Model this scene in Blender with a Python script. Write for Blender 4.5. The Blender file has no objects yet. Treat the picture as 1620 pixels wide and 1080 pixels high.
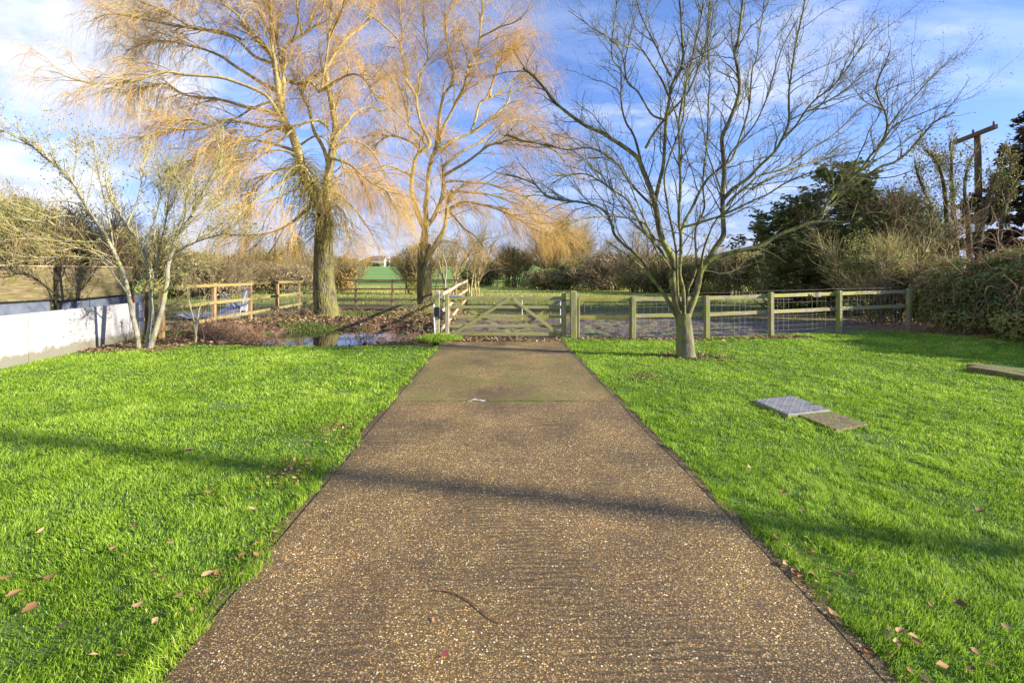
import bpy, math, random
import numpy as np
from mathutils import Vector
random.seed(7); RNG = np.random.default_rng(7)
F, HV, HC, CH = 765.0, 434.0, 810.0, 1.6        # focal length, horizon row, centre column (photo pixels), eye height

# ---------------------------------------------------------------- camera, sky, sun, exposure
sc = bpy.context.scene
cam = bpy.data.cameras.new("camera"); cam.sensor_width = 36; cam.lens = F/1620*36
cam.shift_y = -106/1620; cam.clip_start = .05; cam.clip_end = 3000
co = bpy.data.objects.new("camera", cam); sc.collection.objects.link(co)
co.location = (0, 0, CH); co.rotation_euler = (math.radians(90), 0, 0); sc.camera = co
SUN_EL, SUN_AZ = math.radians(19), math.radians(104)      # azimuth clockwise from +Y
sv = Vector((math.sin(SUN_AZ)*math.cos(SUN_EL), math.cos(SUN_AZ)*math.cos(SUN_EL), math.sin(SUN_EL)))
sl = bpy.data.lights.new("sun", 'SUN'); sl.energy = 5.0; sl.angle = math.radians(.6); sl.color = (1, .90, .74)
so = bpy.data.objects.new("sun", sl); sc.collection.objects.link(so)
so.rotation_euler = (-sv).to_track_quat('-Z', 'Y').to_euler(); so.location = (20, -5, 20)
vs = sc.view_settings; vs.view_transform = 'Standard'; vs.look = 'None'; vs.gamma = 1; vs.exposure = 1.25
sc.cycles.max_bounces = 6; sc.cycles.transparent_max_bounces = 8

def nd(nt, typ, loc=None, **kw):
    n = nt.nodes.new(typ)
    for k, v in kw.items():
        if k in n.inputs: n.inputs[k].default_value = v
        else: setattr(n, k, v)
    return n
def math_n(nt, op, a, b=None, c=None, clamp=False):
    n = nt.nodes.new('ShaderNodeMath'); n.operation = op; n.use_clamp = clamp
    for i, v in enumerate((a, b, c)):
        if v is None: continue
        if isinstance(v, (int, float)): n.inputs[i].default_value = v
        else: nt.links.new(v, n.inputs[i])
    return n.outputs[0]
def mixc(nt, fac, a, b, blend='MIX'):
    n = nt.nodes.new('ShaderNodeMix'); n.data_type = 'RGBA'; n.blend_type = blend
    for i, v in ((0, fac), (6, a), (7, b)):
        if isinstance(v, (int, float)): n.inputs[i].default_value = v
        elif isinstance(v, (tuple, list)): n.inputs[i].default_value = (*v[:3], 1)
        else: nt.links.new(v, n.inputs[i])
    return n.outputs[2]
def ramp(nt, fac, stops, interp='LINEAR'):
    n = nt.nodes.new('ShaderNodeValToRGB'); cr = n.color_ramp; cr.interpolation = interp
    while len(cr.elements) < len(stops): cr.elements.new(.5)
    for e, (p, c) in zip(cr.elements, stops):
        e.position = p; e.color = (*c[:3], 1) if not isinstance(c, (int, float)) else (c, c, c, 1)
    nt.links.new(fac, n.inputs[0]); return n.outputs[0]
def noise(nt, vec, scale, detail=3, rough=.5, dist=0):
    n = nd(nt, 'ShaderNodeTexNoise', Scale=scale, Detail=detail, Roughness=rough, Distortion=dist)
    if vec is not None: nt.links.new(vec, n.inputs['Vector'])
    return n.outputs[0]
def mapping(nt, vec, scale=(1, 1, 1), rot=(0, 0, 0), loc=(0, 0, 0)):
    n = nt.nodes.new('ShaderNodeMapping'); n.inputs['Scale'].default_value = scale
    n.inputs['Rotation'].default_value = rot; n.inputs['Location'].default_value = loc
    nt.links.new(vec, n.inputs[0]); return n.outputs[0]

w = bpy.data.worlds.new("World"); sc.world = w; w.use_nodes = True; nt = w.node_tree; nt.nodes.clear()
sky = nt.nodes.new('ShaderNodeTexSky'); sky.sky_type = 'NISHITA'; sky.sun_disc = False
sky.sun_elevation = SUN_EL; sky.sun_rotation = SUN_AZ; sky.air_density = 1.0; sky.dust_density = .3; sky.ozone_density = 1.5
tc = nt.nodes.new('ShaderNodeTexCoord'); sx = nt.nodes.new('ShaderNodeSeparateXYZ'); nt.links.new(tc.outputs['Generated'], sx.inputs[0])
X, Y, Z = sx.outputs
zz = math_n(nt, 'ADD', math_n(nt, 'MAXIMUM', Z, 0.0), .22)
cv = nt.nodes.new('ShaderNodeCombineXYZ')
nt.links.new(math_n(nt, 'DIVIDE', X, zz), cv.inputs[0]); nt.links.new(math_n(nt, 'DIVIDE', Y, zz), cv.inputs[1])
tint = ramp(nt, Z, [(0, (.48, .50, .78)), (.1, (.48, .55, .90)), (.25, (.56, .66, 1.03)), (.6, (.68, .80, 1.12))])
blue = mixc(nt, 1.0, sky.outputs[0], tint, 'MULTIPLY')
n1 = noise(nt, mapping(nt, cv.outputs[0], (1.0, 1.5, 1), (0, 0, .5), (3.1, 1.2, 0)), 1.25, 9, .56, .5)
left = nd(nt, 'ShaderNodeMapRange'); nt.links.new(X, left.inputs[0])
left.inputs[1].default_value = -.46; left.inputs[2].default_value = -.72; left.inputs[3].default_value = 0; left.inputs[4].default_value = .22
m1 = ramp(nt, math_n(nt, 'ADD', n1, left.outputs[0]), [(.56, 0), (.72, 1)])
wisp = noise(nt, mapping(nt, cv.outputs[0], (.6, 2.6, 1), (0, 0, -.35), (1, 4, 0)), 1.1, 7, .62, .9)
m2 = math_n(nt, 'MULTIPLY', ramp(nt, wisp, [(.46, 0), (.76, 1)]), .45)
low = math_n(nt, 'MULTIPLY', ramp(nt, Z, [(0, 1), (.22, 0)]), .62)
cshade = ramp(nt, noise(nt, cv.outputs[0], 2.6, 5, .6), [(.35, (2.8, 3.1, 4.0)), (.62, (4.7, 4.8, 5.1))])
c = mixc(nt, low, blue, (1.95, 2.12, 3.3))
c = mixc(nt, m2, c, (4.2, 4.6, 5.5))
c = mixc(nt, math_n(nt, 'MULTIPLY', m1, .9), c, cshade)
bg = nt.nodes.new('ShaderNodeBackground'); bg.inputs[1].default_value = .115; nt.links.new(c, bg.inputs[0])
wo = nt.nodes.new('ShaderNodeOutputWorld'); nt.links.new(bg.outputs[0], wo.inputs[0])

# ---------------------------------------------------------------- mesh and object helpers
BASE = {}
COL = sc.collection
def mesh(name, V, Fc, mat=None, var=None, smooth=False):
    """Fc: list of (m,k) int arrays (k corners per face)"""
    V = np.asarray(V, np.float32).reshape(-1, 3)
    if not isinstance(Fc, list): Fc = [Fc]
    Fc = [np.asarray(f, np.int32) for f in Fc if len(f)]
    me = bpy.data.meshes.new(name); me.vertices.add(len(V)); me.vertices.foreach_set('co', V.ravel())
    li = np.concatenate([f.ravel() for f in Fc]); tot = np.concatenate([np.full(len(f), f.shape[1]) for f in Fc])
    st = np.concatenate([[0], np.cumsum(tot)[:-1]])
    me.loops.add(len(li)); me.loops.foreach_set('vertex_index', li)
    me.polygons.add(len(tot)); me.polygons.foreach_set('loop_start', st.astype(np.int32))
    me.update(calc_edges=True)
    me.polygons.foreach_set('use_smooth', np.full(len(tot), bool(smooth)))
    if var is not None:
        a = me.attributes.new('var', 'FLOAT', 'POINT'); a.data.foreach_set('value', np.asarray(var, np.float32))
    if mat: me.materials.append(mat)
    me.validate(); return me
def put(name, V, Fc, mat, parent=None, var=None, smooth=False, base=None):
    V = np.asarray(V, np.float64).reshape(-1, 3)
    if parent is not None: b = BASE[parent.name]
    elif base is not None: b = np.array(base, float)
    else: b = np.array([V[:, 0].mean(), V[:, 1].mean(), V[:, 2].min()])
    o = bpy.data.objects.new(name, mesh(name, V-b, Fc, mat, var, smooth)); COL.objects.link(o)
    if parent is not None: o.parent = parent
    else: o.location = b
    BASE[o.name] = b; return o
def thing(name, label, cat, loc, group=None):
    o = bpy.data.objects.new(name, None); o.empty_display_size = .2; COL.objects.link(o); o.location = loc
    BASE[o.name] = np.array(loc, float); return tag(o, label, cat, group)
def tag(o, label=None, cat=None, group=None, kind=None):
    for k, v in (('label', label), ('category', cat), ('group', group), ('kind', kind)):
        if v: o[k] = v
    return o
class MB:
    def __init__(s): s.v = []; s.f = {}; s.n = 0
    def add(s, V, faces):
        for f in faces: s.f.setdefault(len(f), []).append([i+s.n for i in f])
        s.v += [tuple(p) for p in V]; s.n += len(V)
    def box(s, p0, p1, w, h, up=(0, 0, 1), ch=0.0, wob=0):
        """bar from p0 to p1 with chamfered cross-section w x h"""
        p0, p1 = Vector(p0), Vector(p1); d = (p1-p0).normalized(); u = Vector(up)
        s1 = d.cross(u)
        if s1.length < 1e-4: s1 = Vector((1, 0, 0))
        s1.normalize(); u = s1.cross(d).normalized(); a, b, c = w/2, h/2, ch
        pr = [(-a, -b), (a, -b), (a, b), (-a, b)] if not c else [(-a+c, -b), (a-c, -b), (a, -b+c), (a, b-c), (a-c, b), (-a+c, b), (-a, b-c), (-a, -b+c)]
        n = len(pr); V = []; K = 2 if not wob else 6
        for k in range(K):
            t = k/(K-1); q = p0.lerp(p1, t)
            off = u*(random.uniform(-wob, wob) if 0 < k < K-1 else 0)+s1*(random.uniform(-wob, wob) if 0 < k < K-1 else 0)
            V += [q+off+s1*x+u*y for x, y in pr]
        Fs = [[k*n+i, k*n+(i+1) % n, (k+1)*n+(i+1) % n, (k+1)*n+i] for k in range(K-1) for i in range(n)]
        Fs += [list(range(n))[::-1], [(K-1)*n+i for i in range(n)]]
        s.add(V, Fs)
    def post(s, x, y, z0, z1, w, d=None, rot=0, ch=.012, top=.02, lean=(0, 0)):
        d = d or w; V = []; Fs = []; n = 8
        def ring(a, b, z, c):
            pr = [(-a+c, -b), (a-c, -b), (a, -b+c), (a, b-c), (a-c, b), (-a+c, b), (-a, b-c), (-a, -b+c)]
            t = (z-z0)/(z1-z0); cr, sr = math.cos(rot), math.sin(rot)
            return [(x+p*cr-q*sr+lean[0]*t, y+p*sr+q*cr+lean[1]*t, z) for p, q in pr]
        V += ring(w/2, d/2, z0, ch)+ring(w/2, d/2, z1-top, ch)+ring(w/2-top*.5, d/2-top*.5, z1-top*.3, ch)+ring(w/2-top*1.3, d/2-top*1.3, z1, ch*.8)
        for k in range(3): Fs += [[k*n+i, k*n+(i+1) % n, (k+1)*n+(i+1) % n, (k+1)*n+i] for i in range(n)]
        Fs += [list(range(n))[::-1], [3*n+i for i in range(n)]]; s.add(V, Fs)
    def build(s, name, mat, parent=None, smooth=False, base=None):
        return put(name, s.v, list(np.array(f) for f in s.f.values()), mat, parent, None, smooth, base)

def vnoise(x, y, seed=0):
    x = np.asarray(x, float); y = np.asarray(y, float)
    xi = np.floor(x).astype(np.int64); yi = np.floor(y).astype(np.int64); fx = x-xi; fy = y-yi
    fx = fx*fx*(3-2*fx); fy = fy*fy*(3-2*fy)
    def h(a, b):
        n = (a*374761393+b*668265263+seed*1442695041) & 0xffffffff; n = ((n ^ (n >> 13))*1274126177) & 0xffffffff
        return ((n ^ (n >> 16)) & 0xffff)/65535.0
    return (h(xi, yi)*(1-fx)+h(xi+1, yi)*fx)*(1-fy)+(h(xi, yi+1)*(1-fx)+h(xi+1, yi+1)*fx)*fy
def sstep(a, b, x):
    t = np.clip((x-a)/(b-a), 0, 1); return t*t*(3-2*t)
def H(x, y):
    x = np.asarray(x, float); y = np.asarray(y, float)
    d = np.sqrt(((x+4.7)/3.5)**2+((y-13.85)/3.1)**2)+.12*(vnoise(x*1.3, y*1.3, 3)-.5)
    h = -.62*(1-sstep(.35, 1.02, d))
    h = h+.05*(vnoise(x*1.1, y*1.1, 5)-.5)*sstep(12.3, 15, y)
    h = h+5.6*sstep(90, 255, y)+6*sstep(260, 600, y)
    h = h+.03*(vnoise(x*.5, y*.5, 8)-.5)*sstep(1.8, 3.5, np.abs(x))*(1-sstep(13, 16, y))
    return h
def at(u, v, Yd): return np.array([(u-HC)/F*Yd, Yd, CH-(v-HV)/F*Yd])
def gx(u, Yd): return (u-HC)/F*Yd
XL = lambda y: -1.40-.025*np.asarray(y, float)
XR = lambda y: 1.60-.033*np.asarray(y, float)

# ---------------------------------------------------------------- materials
def newmat(name):
    m = bpy.data.materials.new(name); m.use_nodes = True; nt = m.node_tree; nt.nodes.clear()
    o = nt.nodes.new('ShaderNodeOutputMaterial'); p = nt.nodes.new('ShaderNodeBsdfPrincipled'); nt.links.new(p.outputs[0], o.inputs[0])
    return m, nt, p, o
def obco(nt):
    g = nt.nodes.new('ShaderNodeNewGeometry'); return g.outputs['Position']
def bump(nt, p, h, strength, dist=.01):
    b = nd(nt, 'ShaderNodeBump', Strength=strength, Distance=dist); nt.links.new(h, b.inputs['Height']); nt.links.new(b.outputs[0], p.inputs['Normal'])
def setc(nt, sock, v):
    if isinstance(v, (tuple, list)): sock.default_value = (*v, 1)
    else: nt.links.new(v, sock)
def mat_simple(name, c1, c2, scale=8, rough=.8, bs=.4, bd=.01, stretch=(1, 1, 1), metal=0, extra=None, detail=5):
    m, nt, p, o = newmat(name); P = mapping(nt, obco(nt), stretch)
    n = noise(nt, P, scale, detail, .6); col = ramp(nt, n, [(.3, c1), (.7, c2)])
    if extra:
        c3, s3, lo, hi = extra; col = mixc(nt, ramp(nt, noise(nt, obco(nt), s3, 5, .6), [(lo, 0), (hi, 1)]), col, c3)
    setc(nt, p.inputs['Base Color'], col); p.inputs['Roughness'].default_value = rough; p.inputs['Metallic'].default_value = metal
    bump(nt, p, noise(nt, P, scale*3, 4, .6), bs, bd); return m
def mat_wood(name, c1, c2, moss=None, mlo=.5, mhi=.65, axis=0, rough=.85):
    st = [14, 14, 14]; st[axis] = 1.2
    m, nt, p, o = newmat(name); pos = obco(nt); P = mapping(nt, pos, tuple(st))
    n = noise(nt, P, 2.2, 6, .65, .4); col = ramp(nt, n, [(.25, tuple(c*.55 for c in c1)), (.45, c1), (.72, c2)])
    if moss is not None:
        col = mixc(nt, ramp(nt, noise(nt, pos, 4.5, 5, .65), [(mlo, 0), (mhi, 1)]), col, moss)
    setc(nt, p.inputs['Base Color'], col); p.inputs['Roughness'].default_value = rough
    bump(nt, p, n, .6, .01); return m
def mat_leaf(name, stops, rough=.55, trans=.35, spec=.3):
    m, nt, p, o = newmat(name); a = nd(nt, 'ShaderNodeAttribute', attribute_name='var')
    col = ramp(nt, a.outputs['Fac'], stops); setc(nt, p.inputs['Base Color'], col); p.inputs['Roughness'].default_value = rough
    p.inputs['Specular IOR Level'].default_value = spec
    if trans:
        t = nt.nodes.new('ShaderNodeBsdfTranslucent'); nt.links.new(col, t.inputs[0])
        mx = nd(nt, 'ShaderNodeMixShader'); mx.inputs[0].default_value = trans
        nt.links.new(p.outputs[0], mx.inputs[1]); nt.links.new(t.outputs[0], mx.inputs[2]); nt.links.new(mx.outputs[0], o.inputs[0])
    return m
def mat_bark(name, c1, c2, moss, mlo=.45, mhi=.6, scale=9, bs=.9, bd=.03):
    m, nt, p, o = newmat(name); pos = obco(nt); P = mapping(nt, pos, (1, 1, .28))
    n = noise(nt, P, scale, 8, .7, .6); col = ramp(nt, n, [(.32, tuple(c*.35 for c in c1)), (.48, c1), (.7, c2)])
    col = mixc(nt, ramp(nt, noise(nt, pos, 3.2, 6, .7), [(mlo, 0), (mhi, 1)]), col, mixc(nt, noise(nt, pos, 30, 3), moss, tuple(c*1.5 for c in moss)))
    setc(nt, p.inputs['Base Color'], col); p.inputs['Roughness'].default_value = .92
    v = nd(nt, 'ShaderNodeTexVoronoi', Scale=scale*1.6); v.feature = 'DISTANCE_TO_EDGE'; nt.links.new(mapping(nt, pos, (1, 1, .3)), v.inputs['Vector'])
    hh = math_n(nt, 'ADD', math_n(nt, 'MULTIPLY', v.outputs['Distance'], 1.2), n); bump(nt, p, hh, bs, bd); return m

M = {}
M['grass'] = mat_leaf('lawn_grass_blades', [(0, (.075, .145, .014)), (.3, (.19, .33, .024)), (.65, (.35, .52, .045)), (.88, (.52, .65, .10)), (1, (.62, .54, .26))], .5, .42, .35)
M['soil_grass'] = mat_simple('turf_soil', (.07, .13, .02), (.15, .26, .04), 30, .95, .8, .02)
# driveway: exposed aggregate concrete
m, nt, p, o = newmat('exposed_aggregate_concrete'); pos = obco(nt)
jit = mapping(nt, pos, (1, 1, 1))
v1 = nd(nt, 'ShaderNodeTexVoronoi', Scale=105.0); nt.links.new(jit, v1.inputs['Vector'])
v2 = nd(nt, 'ShaderNodeTexVoronoi', Scale=190.0); nt.links.new(jit, v2.inputs['Vector'])
sc1 = nt.nodes.new('ShaderNodeSeparateColor'); nt.links.new(v1.outputs['Color'], sc1.inputs[0])
sc2 = nt.nodes.new('ShaderNodeSeparateColor'); nt.links.new(v2.outputs['Color'], sc2.inputs[0])
stone = ramp(nt, sc1.outputs[0], [(0, (.07, .055, .045)), (.2, (.15, .11, .07)), (.4, (.27, .17, .08)), (.55, (.19, .17, .15)), (.72, (.36, .27, .15)), (.88, (.44, .38, .28)), (.97, (.70, .66, .60))], 'CONSTANT')
stone2 = ramp(nt, sc2.outputs[0], [(0, (.06, .045, .03)), (.4, (.14, .10, .06)), (.7, (.27, .19, .10)), (.93, (.42, .34, .24))], 'CONSTANT')
mask = ramp(nt, v1.outputs['Distance'], [(.36, 1), (.50, 0)])
pick = ramp(nt, sc1.outputs[1], [(.35, 0), (.36, 1)])
mask = math_n(nt, 'MULTIPLY', mask, pick)
cmat = mixc(nt, ramp(nt, v2.outputs['Distance'], [(.34, 1), (.5, 0)]), (.055, .038, .022), stone2)
col = mixc(nt, mask, cmat, stone)
big = noise(nt, pos, .9, 6, .62, .3)
col = mixc(nt, 1.0, col, ramp(nt, big, [(.34, (1.35, 1.26, .88)), (.5, (2.1, 1.94, 1.22)), (.68, (2.9, 2.62, 1.55))]), 'MULTIPLY')
col = mixc(nt, ramp(nt, noise(nt, mapping(nt, pos, (1, .25, 1)), 1.3, 5, .6), [(.40, 0), (.62, .7)]), col, mixc(nt, 1.0, col, (.94, .88, 1.02), 'MULTIPLY'))
spots = ramp(nt, noise(nt, pos, 5.5, 3, .5), [(.66, 0), (.72, .55)]); col = mixc(nt, spots, col, (.07, .05, .035))
wv = nd(nt, 'ShaderNodeTexWave', Scale=7.0, Distortion=11.0, Detail=6.0); wv.inputs['Detail Scale'].default_value = 1.6
wv.wave_type = 'BANDS'; wv.bands_direction = 'Y'; nt.links.new(mapping(nt, pos, (.25, 1, 1)), wv.inputs['Vector'])
rpatch = ramp(nt, noise(nt, mapping(nt, pos, (1, .7, 1)), .8, 4, .6), [(.42, 0), (.6, 1)])
ridge = math_n(nt, 'MULTIPLY', wv.outputs['Fac'], rpatch)
col = mixc(nt, math_n(nt, 'MULTIPLY', math_n(nt, 'SUBTRACT', 1.0, wv.outputs['Fac']), math_n(nt, 'MULTIPLY', rpatch, .6)), col, (.06, .045, .028))
sp = nt.nodes.new('ShaderNodeSeparateXYZ'); nt.links.new(pos, sp.inputs[0])
# moss film on the far bay, dirt along the edges
far = math_n(nt, 'MULTIPLY', ramp(nt, math_n(nt, 'MULTIPLY', sp.outputs[1], .1), [(.595, 0), (.60, 1), (.85, 1), (1.0, .3)]), ramp(nt, noise(nt, pos, 1.3, 6, .7), [(.40, 0), (.64, .7)]))
col = mixc(nt, far, col, mixc(nt, noise(nt, pos, 60, 3), (.10, .115, .02), (.24, .25, .045)))
g = ramp(nt, noise(nt, pos, 2.1, 6, .65), [(.55, 0), (.75, .5)])
col = mixc(nt, g, col, (.09, .065, .03))
ed = ramp(nt, math_n(nt, 'ADD', math_n(nt, 'SUBTRACT', sp.outputs[0], math_n(nt, 'MULTIPLY', math_n(nt, 'SUBTRACT', 3.0, sp.outputs[1]), .02)), math_n(nt, 'MULTIPLY', noise(nt, pos, 3, 5, .6), .5)), [(.0, 0), (1.0, 0)])
ax = math_n(nt, 'ABSOLUTE', math_n(nt, 'SUBTRACT', sp.outputs[0], math_n(nt, 'MULTIPLY', math_n(nt, 'SUBTRACT', 3.4, sp.outputs[1]), .028)))
edge = ramp(nt, math_n(nt, 'ADD', ax, math_n(nt, 'MULTIPLY', noise(nt, pos, 6, 5, .65), .3)), [(0, 0), (.9999, 0)])
ef = nd(nt, 'ShaderNodeMapRange'); nt.links.new(math_n(nt, 'ADD', ax, math_n(nt, 'MULTIPLY', noise(nt, pos, 5, 5, .65), .35)), ef.inputs[0])
ef.inputs[1].default_value = 1.45; ef.inputs[2].default_value = 1.70; ef.inputs[3].default_value = 0; ef.inputs[4].default_value = .6
col = mixc(nt, ef.outputs[0], col, (.055, .045, .026))
setc(nt, p.inputs['Base Color'], col); p.inputs['Roughness'].default_value = .62; p.inputs['Specular IOR Level'].default_value = .35
hgt = math_n(nt, 'ADD', math_n(nt, 'MULTIPLY', mask, .5), math_n(nt, 'ADD', math_n(nt, 'MULTIPLY', ramp(nt, v2.outputs['Distance'], [(.1, 1), (.5, 0)]), .4), math_n(nt, 'MULTIPLY', ridge, 1.3)))
bump(nt, p, hgt, .8, .008); M['drive'] = m

M['mud'] = mat_simple('wet_mud', (.05, .034, .026), (.20, .145, .105), 5, .6, 1, .05, extra=((.16, .17, .05), 1.1, .48, .62), detail=9)
# field: bands of mud, straw and pasture that follow the ground
m, nt, p, o = newmat('pasture'); pos = obco(nt); sp = nt.nodes.new('ShaderNodeSeparateXYZ'); nt.links.new(pos, sp.inputs[0])
yy = math_n(nt, 'ADD', sp.outputs[1], math_n(nt, 'MULTIPLY', math_n(nt, 'SUBTRACT', noise(nt, mapping(nt, pos, (.5, 1, 1)), .35, 6, .65), .5), 11))
yn = math_n(nt, 'DIVIDE', yy, 100.0)
col = ramp(nt, yn, [(.10, (.075, .055, .05)), (.165, (.15, .115, .08)), (.19, (.34, .29, .12)), (.22, (.15, .17, .055)), (.27, (.20, .24, .06)), (.34, (.26, .31, .07)), (.42, (.48, .50, .11)), (.60, (.50, .53, .12)), (.80, (.30, .34, .07)), (.90, (.08, .24, .045))])
col = mixc(nt, ramp(nt, noise(nt, pos, 2.4, 7, .7), [(.35, .55), (.65, 0)]), col, (.07, .05, .035))
setc(nt, p.inputs['Base Color'], col); p.inputs['Roughness'].default_value = 1; p.inputs['Specular IOR Level'].default_value = .1
bump(nt, p, noise(nt, pos, 6, 8, .65), 1, .12); M['pasture'] = m
M['crop'] = mat_simple('winter_crop', (.12, .23, .03), (.16, .30, .045), .1, .9, .2, .05)
M['litter_soil'] = mat_simple('leafy_soil', (.05, .028, .016), (.17, .085, .05), 14, .9, 1, .05, extra=((.07, .12, .015), 1.2, .52, .62), detail=8)
M['litter'] = mat_leaf('leaf_litter', [(0, (.06, .04, .022)), (.4, (.17, .105, .05)), (.75, (.31, .21, .11)), (1, (.46, .36, .20))], .7, .1)
M['fallen'] = mat_leaf('fallen_leaf', [(0, (.10, .05, .028)), (.5, (.33, .165, .065)), (1, (.46, .33, .17))], .55, .1)
M['redleaf'] = mat_simple('red_leaf', (.32, .03, .035), (.50, .14, .12), 40, .5)
M['white'] = mat_simple('white_painted_concrete', (.30, .295, .305), (.375, .37, .375), 3, .8, .35, .006, extra=((.24, .225, .21), 3, .52, .80))
m, nt, p, o = newmat('white_wall_paint'); pos = obco(nt); sp = nt.nodes.new('ShaderNodeSeparateXYZ'); nt.links.new(pos, sp.inputs[0])
col = ramp(nt, noise(nt, pos, 4, 8, .65), [(.3, (.34, .335, .345)), (.7, (.42, .415, .425))])
zf_ = math_n(nt, 'ADD', sp.outputs[2], math_n(nt, 'MULTIPLY', noise(nt, pos, 7, 7, .7), -.32)); col = mixc(nt, ramp(nt, zf_, [(0, .75), (.06, 0)]), col, (.13, .12, .06))
col = mixc(nt, ramp(nt, noise(nt, mapping(nt, pos, (1, 1, .25)), 6, 8, .7), [(.56, 0), (.72, .55)]), col, (.21, .20, .17))
col = mixc(nt, ramp(nt, math_n(nt, 'SUBTRACT', sp.outputs[2], math_n(nt, 'MULTIPLY', noise(nt, pos, 9, 6, .7), .08)), [(.84, 0), (.88, .5)]), col, (.20, .19, .12))
setc(nt, p.inputs['Base Color'], col); p.inputs['Roughness'].default_value = .85; bump(nt, p, noise(nt, pos, 14, 8, .7), .6, .012); M['white'] = m
M['bark_willow'] = mat_bark('willow_bark', (.10, .085, .045), (.26, .22, .12), (.15, .15, .022), .46, .66, 7, 1, .05)
M['limb_willow'] = mat_bark('willow_limb_bark', (.36, .29, .13), (.58, .48, .25), (.27, .26, .045), .50, .66, 9, .7, .02)
M['bark_smooth'] = mat_bark('smooth_mossy_bark', (.12, .105, .07), (.25, .215, .15), (.13, .145, .03), .46, .60, 12, .6, .012)
M['limb_smooth'] = mat_bark('mossy_branch_bark', (.095, .082, .04), (.22, .195, .10), (.20, .21, .035), .48, .62, 14, .6, .01)
M['bark_pale'] = mat_bark('pale_lichened_bark', (.27, .25, .19), (.42, .39, .31), (.24, .25, .05), .50, .66, 14, .6, .01)
M['bark_dark'] = mat_bark('dark_bark', (.07, .055, .035), (.14, .11, .07), (.06, .09, .02), .5, .65, 9, .7, .02)
M['twig_willow'] = mat_leaf('orange_willow_twigs', [(0, (.48, .29, .07)), (.4, (.76, .49, .15)), (.8, (.88, .64, .25)), (1, (.66, .58, .16))], .6, .25)
M['twig_olive'] = mat_leaf('olive_water_shoots', [(0, (.24, .21, .05)), (.5, (.45, .38, .09)), (1, (.62, .50, .17))], .7, .15)
M['twig_dark'] = mat_leaf('grey_olive_twigs', [(0, (.05, .042, .02)), (.5, (.13, .115, .045)), (1, (.28, .26, .08))], .7, 0)
M['twig_pale'] = mat_leaf('lichened_twigs', [(0, (.28, .22, .09)), (.4, (.44, .38, .11)), (.75, (.56, .50, .20)), (1, (.56, .50, .36))], .7, .15)
M['twig_brown'] = mat_leaf('brown_scrub_twigs', [(0, (.14, .10, .06)), (.5, (.32, .24, .14)), (1, (.50, .40, .22))], .8, .1)
M['twig_tan'] = mat_leaf('tan_scrub_twigs', [(0, (.22, .16, .09)), (.5, (.40, .31, .17)), (1, (.50, .44, .20))], .8, .2)
M['bracken'] = mat_leaf('dead_stalks', [(0, (.22, .10, .06)), (.5, (.45, .26, .16)), (1, (.62, .44, .26))], .7, .25)
M['leaf_dark'] = mat_leaf('dark_evergreen_leaves', [(0, (.05, .065, .02)), (.5, (.13, .16, .045)), (.85, (.24, .27, .06)), (1, (.36, .28, .09))], .55, .2)
M['leaf_laurel'] = mat_leaf('bramble_leaves', [(0, (.07, .09, .025)), (.4, (.17, .23, .05)), (.6, (.27, .32, .07)), (.75, (.34, .23, .12)), (1, (.44, .40, .15))], .6, .25, .25)
M['leaf_olive'] = mat_leaf('olive_hedge_leaves', [(0, (.10, .10, .035)), (.5, (.26, .25, .07)), (.85, (.40, .37, .11)), (1, (.46, .32, .15))], .6, .25)
M['leaf_yellow'] = mat_leaf('yellowing_leaves', [(0, (.16, .16, .03)), (.5, (.30, .29, .06)), (1, (.46, .38, .10))], .6, .3)
M['leaf_orange'] = mat_leaf('orange_twig_haze', [(0, (.26, .17, .05)), (.5, (.42, .28, .09)), (1, (.50, .40, .14))], .7, .3)
M['leaf_mauve'] = mat_leaf('mauve_brown_twig_haze', [(0, (.17, .12, .09)), (.5, (.30, .23, .17)), (1, (.38, .33, .17))], .8, .2)
M['post_new'] = mat_wood('tan_softwood', (.30, .185, .085), (.46, .31, .16), (.25, .21, .06), .58, .72, 2)
M['rail_new'] = mat_wood('yellowish_rail', (.25, .19, .07), (.40, .31, .13), (.22, .215, .04), .48, .66, 1)
M['rail_back'] = mat_wood('brown_rail', (.20, .12, .07), (.33, .21, .12), (.16, .15, .04), .55, .7, 0)
M['rail_pink'] = mat_wood('pinkish_weathered_rail', (.48, .33, .24), (.62, .46, .34), None, axis=1)
M['post_old'] = mat_wood('grey_weathered_post', (.20, .18, .10), (.36, .32, .20), (.20, .24, .03), .48, .6, 2)
M['rail_old'] = mat_wood('lichened_rail', (.26, .24, .15), (.42, .37, .24), (.30, .30, .05), .46, .6, 0)
M['rail_gold'] = mat_wood('golden_rail', (.42, .34, .09), (.56, .44, .15), (.36, .36, .05), .5, .66, 0)
M['gate'] = mat_wood('mossy_gate_wood', (.25, .23, .13), (.40, .36, .22), (.27, .28, .055), .44, .60, 0)
M['gate_stile'] = mat_wood('weathered_stile_wood', (.32, .28, .20), (.50, .44, .33), (.26, .29, .05), .52, .66, 2)
M['galv'] = mat_simple('galvanised_steel', (.30, .32, .36), (.48, .50, .54), 25, .5, .15, .002, metal=.4)
M['wire'] = mat_simple('galvanised_wire', (.42, .42, .38), (.60, .60, .55), 20, .6, 0, .001)
M['black'] = mat_simple('black_plastic', (.008, .008, .010), (.02, .02, .024), 20, .4)
M['whiteplastic'] = mat_simple('white_plastic', (.62, .62, .64), (.74, .74, .76), 5, .5, .05)
M['red'] = mat_simple('red_paint', (.45, .02, .02), (.60, .05, .05), 8, .5, .1)
M['slate'] = mat_simple('blue_grey_sheet', (.07, .085, .12), (.15, .18, .24), 3, .5, .3, .02)
M['tarp'] = mat_simple('grey_blue_tarpaulin', (.15, .18, .25), (.27, .31, .40), 4, .45, .6, .03)
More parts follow.
